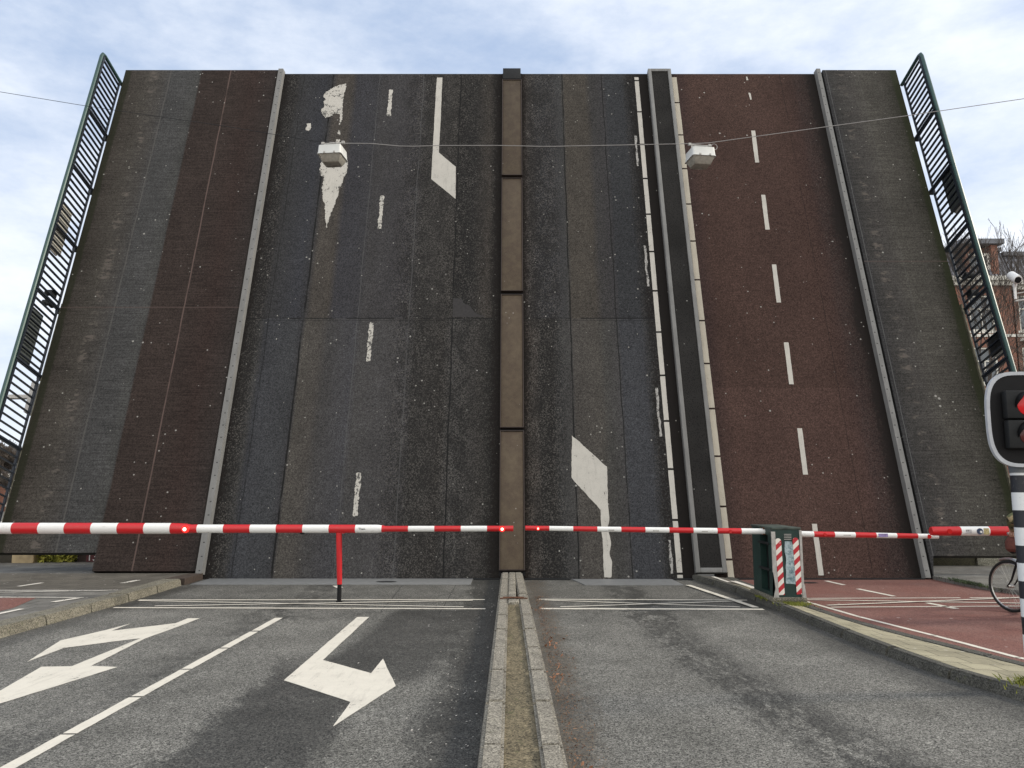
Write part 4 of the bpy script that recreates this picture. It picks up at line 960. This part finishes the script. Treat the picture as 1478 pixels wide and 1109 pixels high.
house('brick_house', 18.0, 28.9, 45, 13.85, (19.3, 21.8, 24.4, 27.1), wz, 'red brick house with a white framed dormer seen through the right railing', 'brick', dorm=(20.5, 27.15))
hs2 = house('brick_house', 29.0, 38.5, 45, 13.6, (29.95, 32.2, 34.8, 37.0), wz, 'red brick house with a glossy tiled mansard at the right edge', 'brick2')
# balcony on the right-hand house
q = MB(); q.box((-4.6, -1.0, 10.1), (-2.2, -.01, 10.25)); bal = q.build('balcony', MT['trim'], hs2)
q = MB(); q.box((-4.6, -1.0, 11.1), (-2.2, -.95, 11.16))
for k in range(17): q.box((-4.6 + k * .149, -.99, 10.25), (-4.57 + k * .149, -.96, 11.1))
q.build('balcony_rail', MT['trim'], bal)
house('brick_house', -53, -41.6, 62, 3.2, (-51, -48, -45, -43), (1.6,), 'low brick house far off behind the left railing', 'brick2', depth=8)
house('brick_house', -41.4, -29, 64, 2.9, (-39.5, -36.5, -33, -31), (1.5,), 'low red brick house beside the bare shrubs on the left', 'brick', depth=8)

bark = simple('grey_bark', (.075, .062, .052), .9, 0, .3, 12, .2)
def tree(name, loc, H, spread, seed, label, trunk_r=.16, fork=.3, depth=6, mat=None, group='bare trees beyond the bridge', kids=(3, 4), twig=.006, sides=4):
    r = random.Random(seed); t = empty(name, loc, label=label, cat='tree', group=group)
    tm = MB(); cmn = MB()
    def grow(m, p, d, L, rad_, lv):
        n = 3; pts = [p]; rs = [rad_]
        for i in range(n):
            d = (d + Vector((r.uniform(-1, 1), r.uniform(-1, 1), r.uniform(-.3, .7))) * .16).normalized(); p = p + d * L / n; pts.append(p); rs.append(max(twig, rad_ * (1 - .42 * (i + 1) / n)))
        (tm if lv == 0 else cmn).tube(pts, rs, 8 if lv < 2 else sides if lv < 4 else 3, cap=False)
        if lv >= depth: return
        k = r.randint(*kids)
        for j in range(k):
            ax = Vector((r.uniform(-1, 1), r.uniform(-1, 1), r.uniform(-.1, .5))); nd = (d * (1.15 - .04 * lv) + ax.normalized() * spread * r.uniform(.5, 1.1)).normalized()
            q_ = pts[-1] if j < 2 else pts[-2]
            grow(m, q_, nd, L * r.uniform(.60, .82), rs[-1] * (.78 if j == 0 else .6), lv + 1)
    grow(tm, Vector((0, 0, -.1)), Vector((0, 0, 1)), H * fork, trunk_r, 0)
    o = tm.build('trunk', mat or bark, t); cmn.build('crown', mat or bark, t); return t
tree('bare_tree', (18.6, 31, 0), 14.5, .62, 21, 'leafless tree with fine branches above the right railing', .17, .29, 6)
tree('bare_tree', (22.6, 33, 0), 11.5, .75, 5, 'leafless tree in front of the tiled mansard house', .13, .27, 6)
for k, (x, y, h, sd, lb) in enumerate(((-19.3, 31, 5.4, 3, 'low bare tree seen through the left railing, nearest the leaf edge'), (-20.6, 32, 5.8, 8, 'low bare tree at the left edge of the view'), (-18.4, 30, 4.0, 14, 'small bare tree tucked against the lower left edge of the leaf'))):
    tree('bare_tree', (x, y, 0), h, .9, sd, lb, .10, .22, 6, twig=.011)
# leafy shrubs and hedge
def leaf_mat(name, a, b):
    m = M(name, .7, 0, .3); n = m.noise(5, 3); n2 = m.noise(30, 2); return m.out(m.mix((n * .6 + n2 * .4).step(.4, .6), a, b))
MT['hedge'] = leaf_mat('yellow_green_leaves', (.16, .18, .03), (.50, .48, .10)); MT['moss'] = leaf_mat('moss', (.10, .12, .02), (.22, .23, .04)); MT['darkleaf'] = leaf_mat('dark_green_leaves', (.02, .035, .012), (.06, .085, .03))
def leaves(m, n, f, size, r, up=.3):
    for i in range(n):
        p = Vector(f()); a = Vector((r.uniform(-1, 1), r.uniform(-1, 1), r.uniform(-1, 1) + up)).normalized(); b = a.orthogonal().normalized(); c = a.cross(b); s = size * r.uniform(.6, 1.3)
        vs = [m.bm.verts.new(p + v) for v in (b * s, c * s * .5, -b * s, -c * s * .5)]; m.bm.faces.new(vs)
rg = random.Random(77)
def hedge(x0, x1, y0, y1, h, n, label):
    t = empty('hedge', ((x0 + x1) / 2, (y0 + y1) / 2, 0), label=label, cat='hedge'); m = MB(); ww, dd = (x1 - x0) / 2, (y1 - y0) / 2
    leaves(m, n, lambda: (rg.uniform(-ww, ww), rg.uniform(-dd, dd), h * rg.random() ** .8), .05, rg); m.build('foliage', MT['hedge'], t, fixn=False)
    m = MB()
    for k in range(14): x = -ww + (k + .5) * ww / 7; m.tube([(x, 0, 0), (x + rg.uniform(-.1, .1), rg.uniform(-.1, .1), h * .8)], [.02, .008], 5)
    m.build('stems', bark, t)
hedge(-10.35, -9.6, 17.7, 18.4, .75, 2600, 'low yellow green hedge glimpsed under the left footway of the leaf')
q = MB(); q.box((-10.84, 17.6, 0), (-10.37, 18.9, .9), bev=.02); tag(q.build('stone_pier', simple('sandstone', (.42, .33, .20), .85, 0, .25, 7, .3)), 'pale sandstone pier under the left footway, beside the hedge', 'pier')
q = MB(); q.box((-11.24, 17.65, 0), (-10.85, 18.8, .95), bev=.02); tag(q.build('dark_pier', simple('dark_basalt', (.05, .045, .035), .85, 0, .3, 8, .3)), 'dark stone block between the two pale piers on the left', 'pier')
q = MB(); q.box((-13, 17.5, 0), (-11.26, 18.8, .95), bev=.02); tag(q.build('stone_pier', MT['trim']), 'pale stone pier at the very left edge of the photo', 'pier')
wl = empty('low_wall', (-9.40, 17.9, .1), label='dark red brown wall with a white number plate at the foot of the leaf', cat='wall')
q = MB(); q.box((-.17, 0, -.1), (3.9, .3, .8)); q.build('coping_wall', simple('dark_red_brown', (.045, .03, .026), .8, 0, .3, 12), wl)
q = MB(); q.box((.03, -.02, -.04), (.34, -.002, .30)); pl_ = q.build('number_plate', simple('dark_red_enamel', (.09, .012, .016), .5), wl)
text('number', '13', .24, MT['white'], (.165, -.024, .11), (rad(90), 0, 0), pl_)
# right abutment behind the gap
q = MB(); q.box((7.9, 17.45, 0), (9.95, 18.2, .8), bev=.02); tag(q.build('mossy_wall', stone_mat('mossy_dark_stone', (.06, .055, .035), .9)), 'dark mossy wall in the gap under the right footway', 'wall')
q = MB(); q.box((9.96, 17.4, 0), (11.2, 18.2, .8), bev=.02); tag(q.build('concrete_wall', stone_mat('pale_concrete', (.33, .32, .26), .5)), 'pale concrete wall with green algae beside the mossy wall', 'wall')
q = MB(); q.box((11.22, 17.6, 0), (18, 18.2, .8), bev=.02); tag(q.build('quay_wall', stone_mat('grey_quay_stone', (.16, .15, .12), .5)), 'long grey wall running off to the right behind the footway', 'wall')

# ================================================================== LITTER, MOSS, WEEDS
def scatter(name, label, cat, n, f, size, mat, up=2.5, seed=1):
    m = MB(); r = random.Random(seed); leaves(m, n, lambda: f(r), size, r, up); return tag(m.build(name, mat, fixn=False), label, cat, None, 'stuff')
petal = simple('pale_petals', (.50, .48, .43), .8); brownl = M('fallen_leaf_brown', .8); bn = brownl.noise(6, 2); MT['fallen'] = brownl.out(brownl.mix(bn.step(.4, .6), (.09, .045, .028), (.24, .13, .07)))
scatter('pale_litter', 'pale petals and crumbs strewn on the asphalt left of the median', 'litter', 300, lambda r: (-.26 - abs(r.gauss(0, .32)), r.uniform(4, 15), .006), .010, petal, 3)
scatter('road_litter', 'pale bits scattered thinly over both carriageways', 'litter', 150, lambda r: (r.uniform(-5.6, 3.4), 4 + 10 * r.random(), .006), .009, petal, 3, 2)
scatter('fallen_leaves', 'brown leaf litter in the gutter on the right of the median', 'leaves', 1500, lambda r: (.36 + abs(r.gauss(0, .09)), r.uniform(4.2, 13), .006 + r.random() * .012), .0085, MT['fallen'], 1.2, 3)
m = MB(); r = random.Random(6)
for cx, cy, n in ((.44, 9.0, 16), (.43, 7.6, 12), (.43, 5.0, 16), (.38, 11.6, 10), (.46, 8.2, 5)):
    leaves(m, n, lambda: (cx + r.gauss(0, .05), cy + r.gauss(0, .12), .012 + r.random() * .02), .022, r, .9)
tag(m.build('leaf_clump', simple('orange_brown_leaves', (.26, .12, .065), .8, 0, .4, 20), fixn=False), 'clumps of orange brown leaves against the right side of the median kerb', 'leaves', None, 'stuff')
m = MB(); m.box((-.13, 11.66, .153), (.17, 11.71, .172)).tube([(-.17, 11.60, .162), (.0, 11.63, .168), (.22, 11.60, .162)], .010, 6); tag(m.build('rusty_bracket', MT['rust']), 'rusty flat iron lying across the top of the median', 'scrap metal')
def tuft(name, x, y, z, n, h, sp, label, mat='moss', sx=1., sy=1.):
    m = MB(); r = random.Random(int(x * 100))
    for i in range(n):
        px, py = x + r.gauss(0, sp) * sx, y + r.gauss(0, sp) * sy; hh_ = h * r.uniform(.4, 1); dx, dy = r.uniform(-.6, .6) * hh_, r.uniform(-.6, .6) * hh_; w_ = .004 + h * .03
        vs = [m.bm.verts.new(p) for p in ((px - w_, py, z), (px + w_, py, z), (px + dx + w_ * .3, py + dy, z + hh_ * .8), (px + dx * 1.5, py + dy * 1.5, z + hh_))]; m.bm.faces.new(vs)
    return tag(m.build(name, MT[mat], fixn=False), label, 'grass', None, 'stuff')
tuft('grass', 4.40, 6.85, .07, 1100, .07, .10, 'green grass tuft at the foot of the striped pole')
tuft('weeds', 4.0, 11.66, .07, 500, .05, .10, 'yellow green moss and weeds round the front of the cabinet')
tuft('moss_patch', 3.78, 12.2, .088, 500, .035, .12, 'moss on the kerb beside the green cabinet', 'moss', .4, 1)
tuft('kerb_weeds', 8.02, 14.35, .05, 700, .06, .30, 'dark weeds along the edge of the right footway', 'darkleaf', .12, 1)
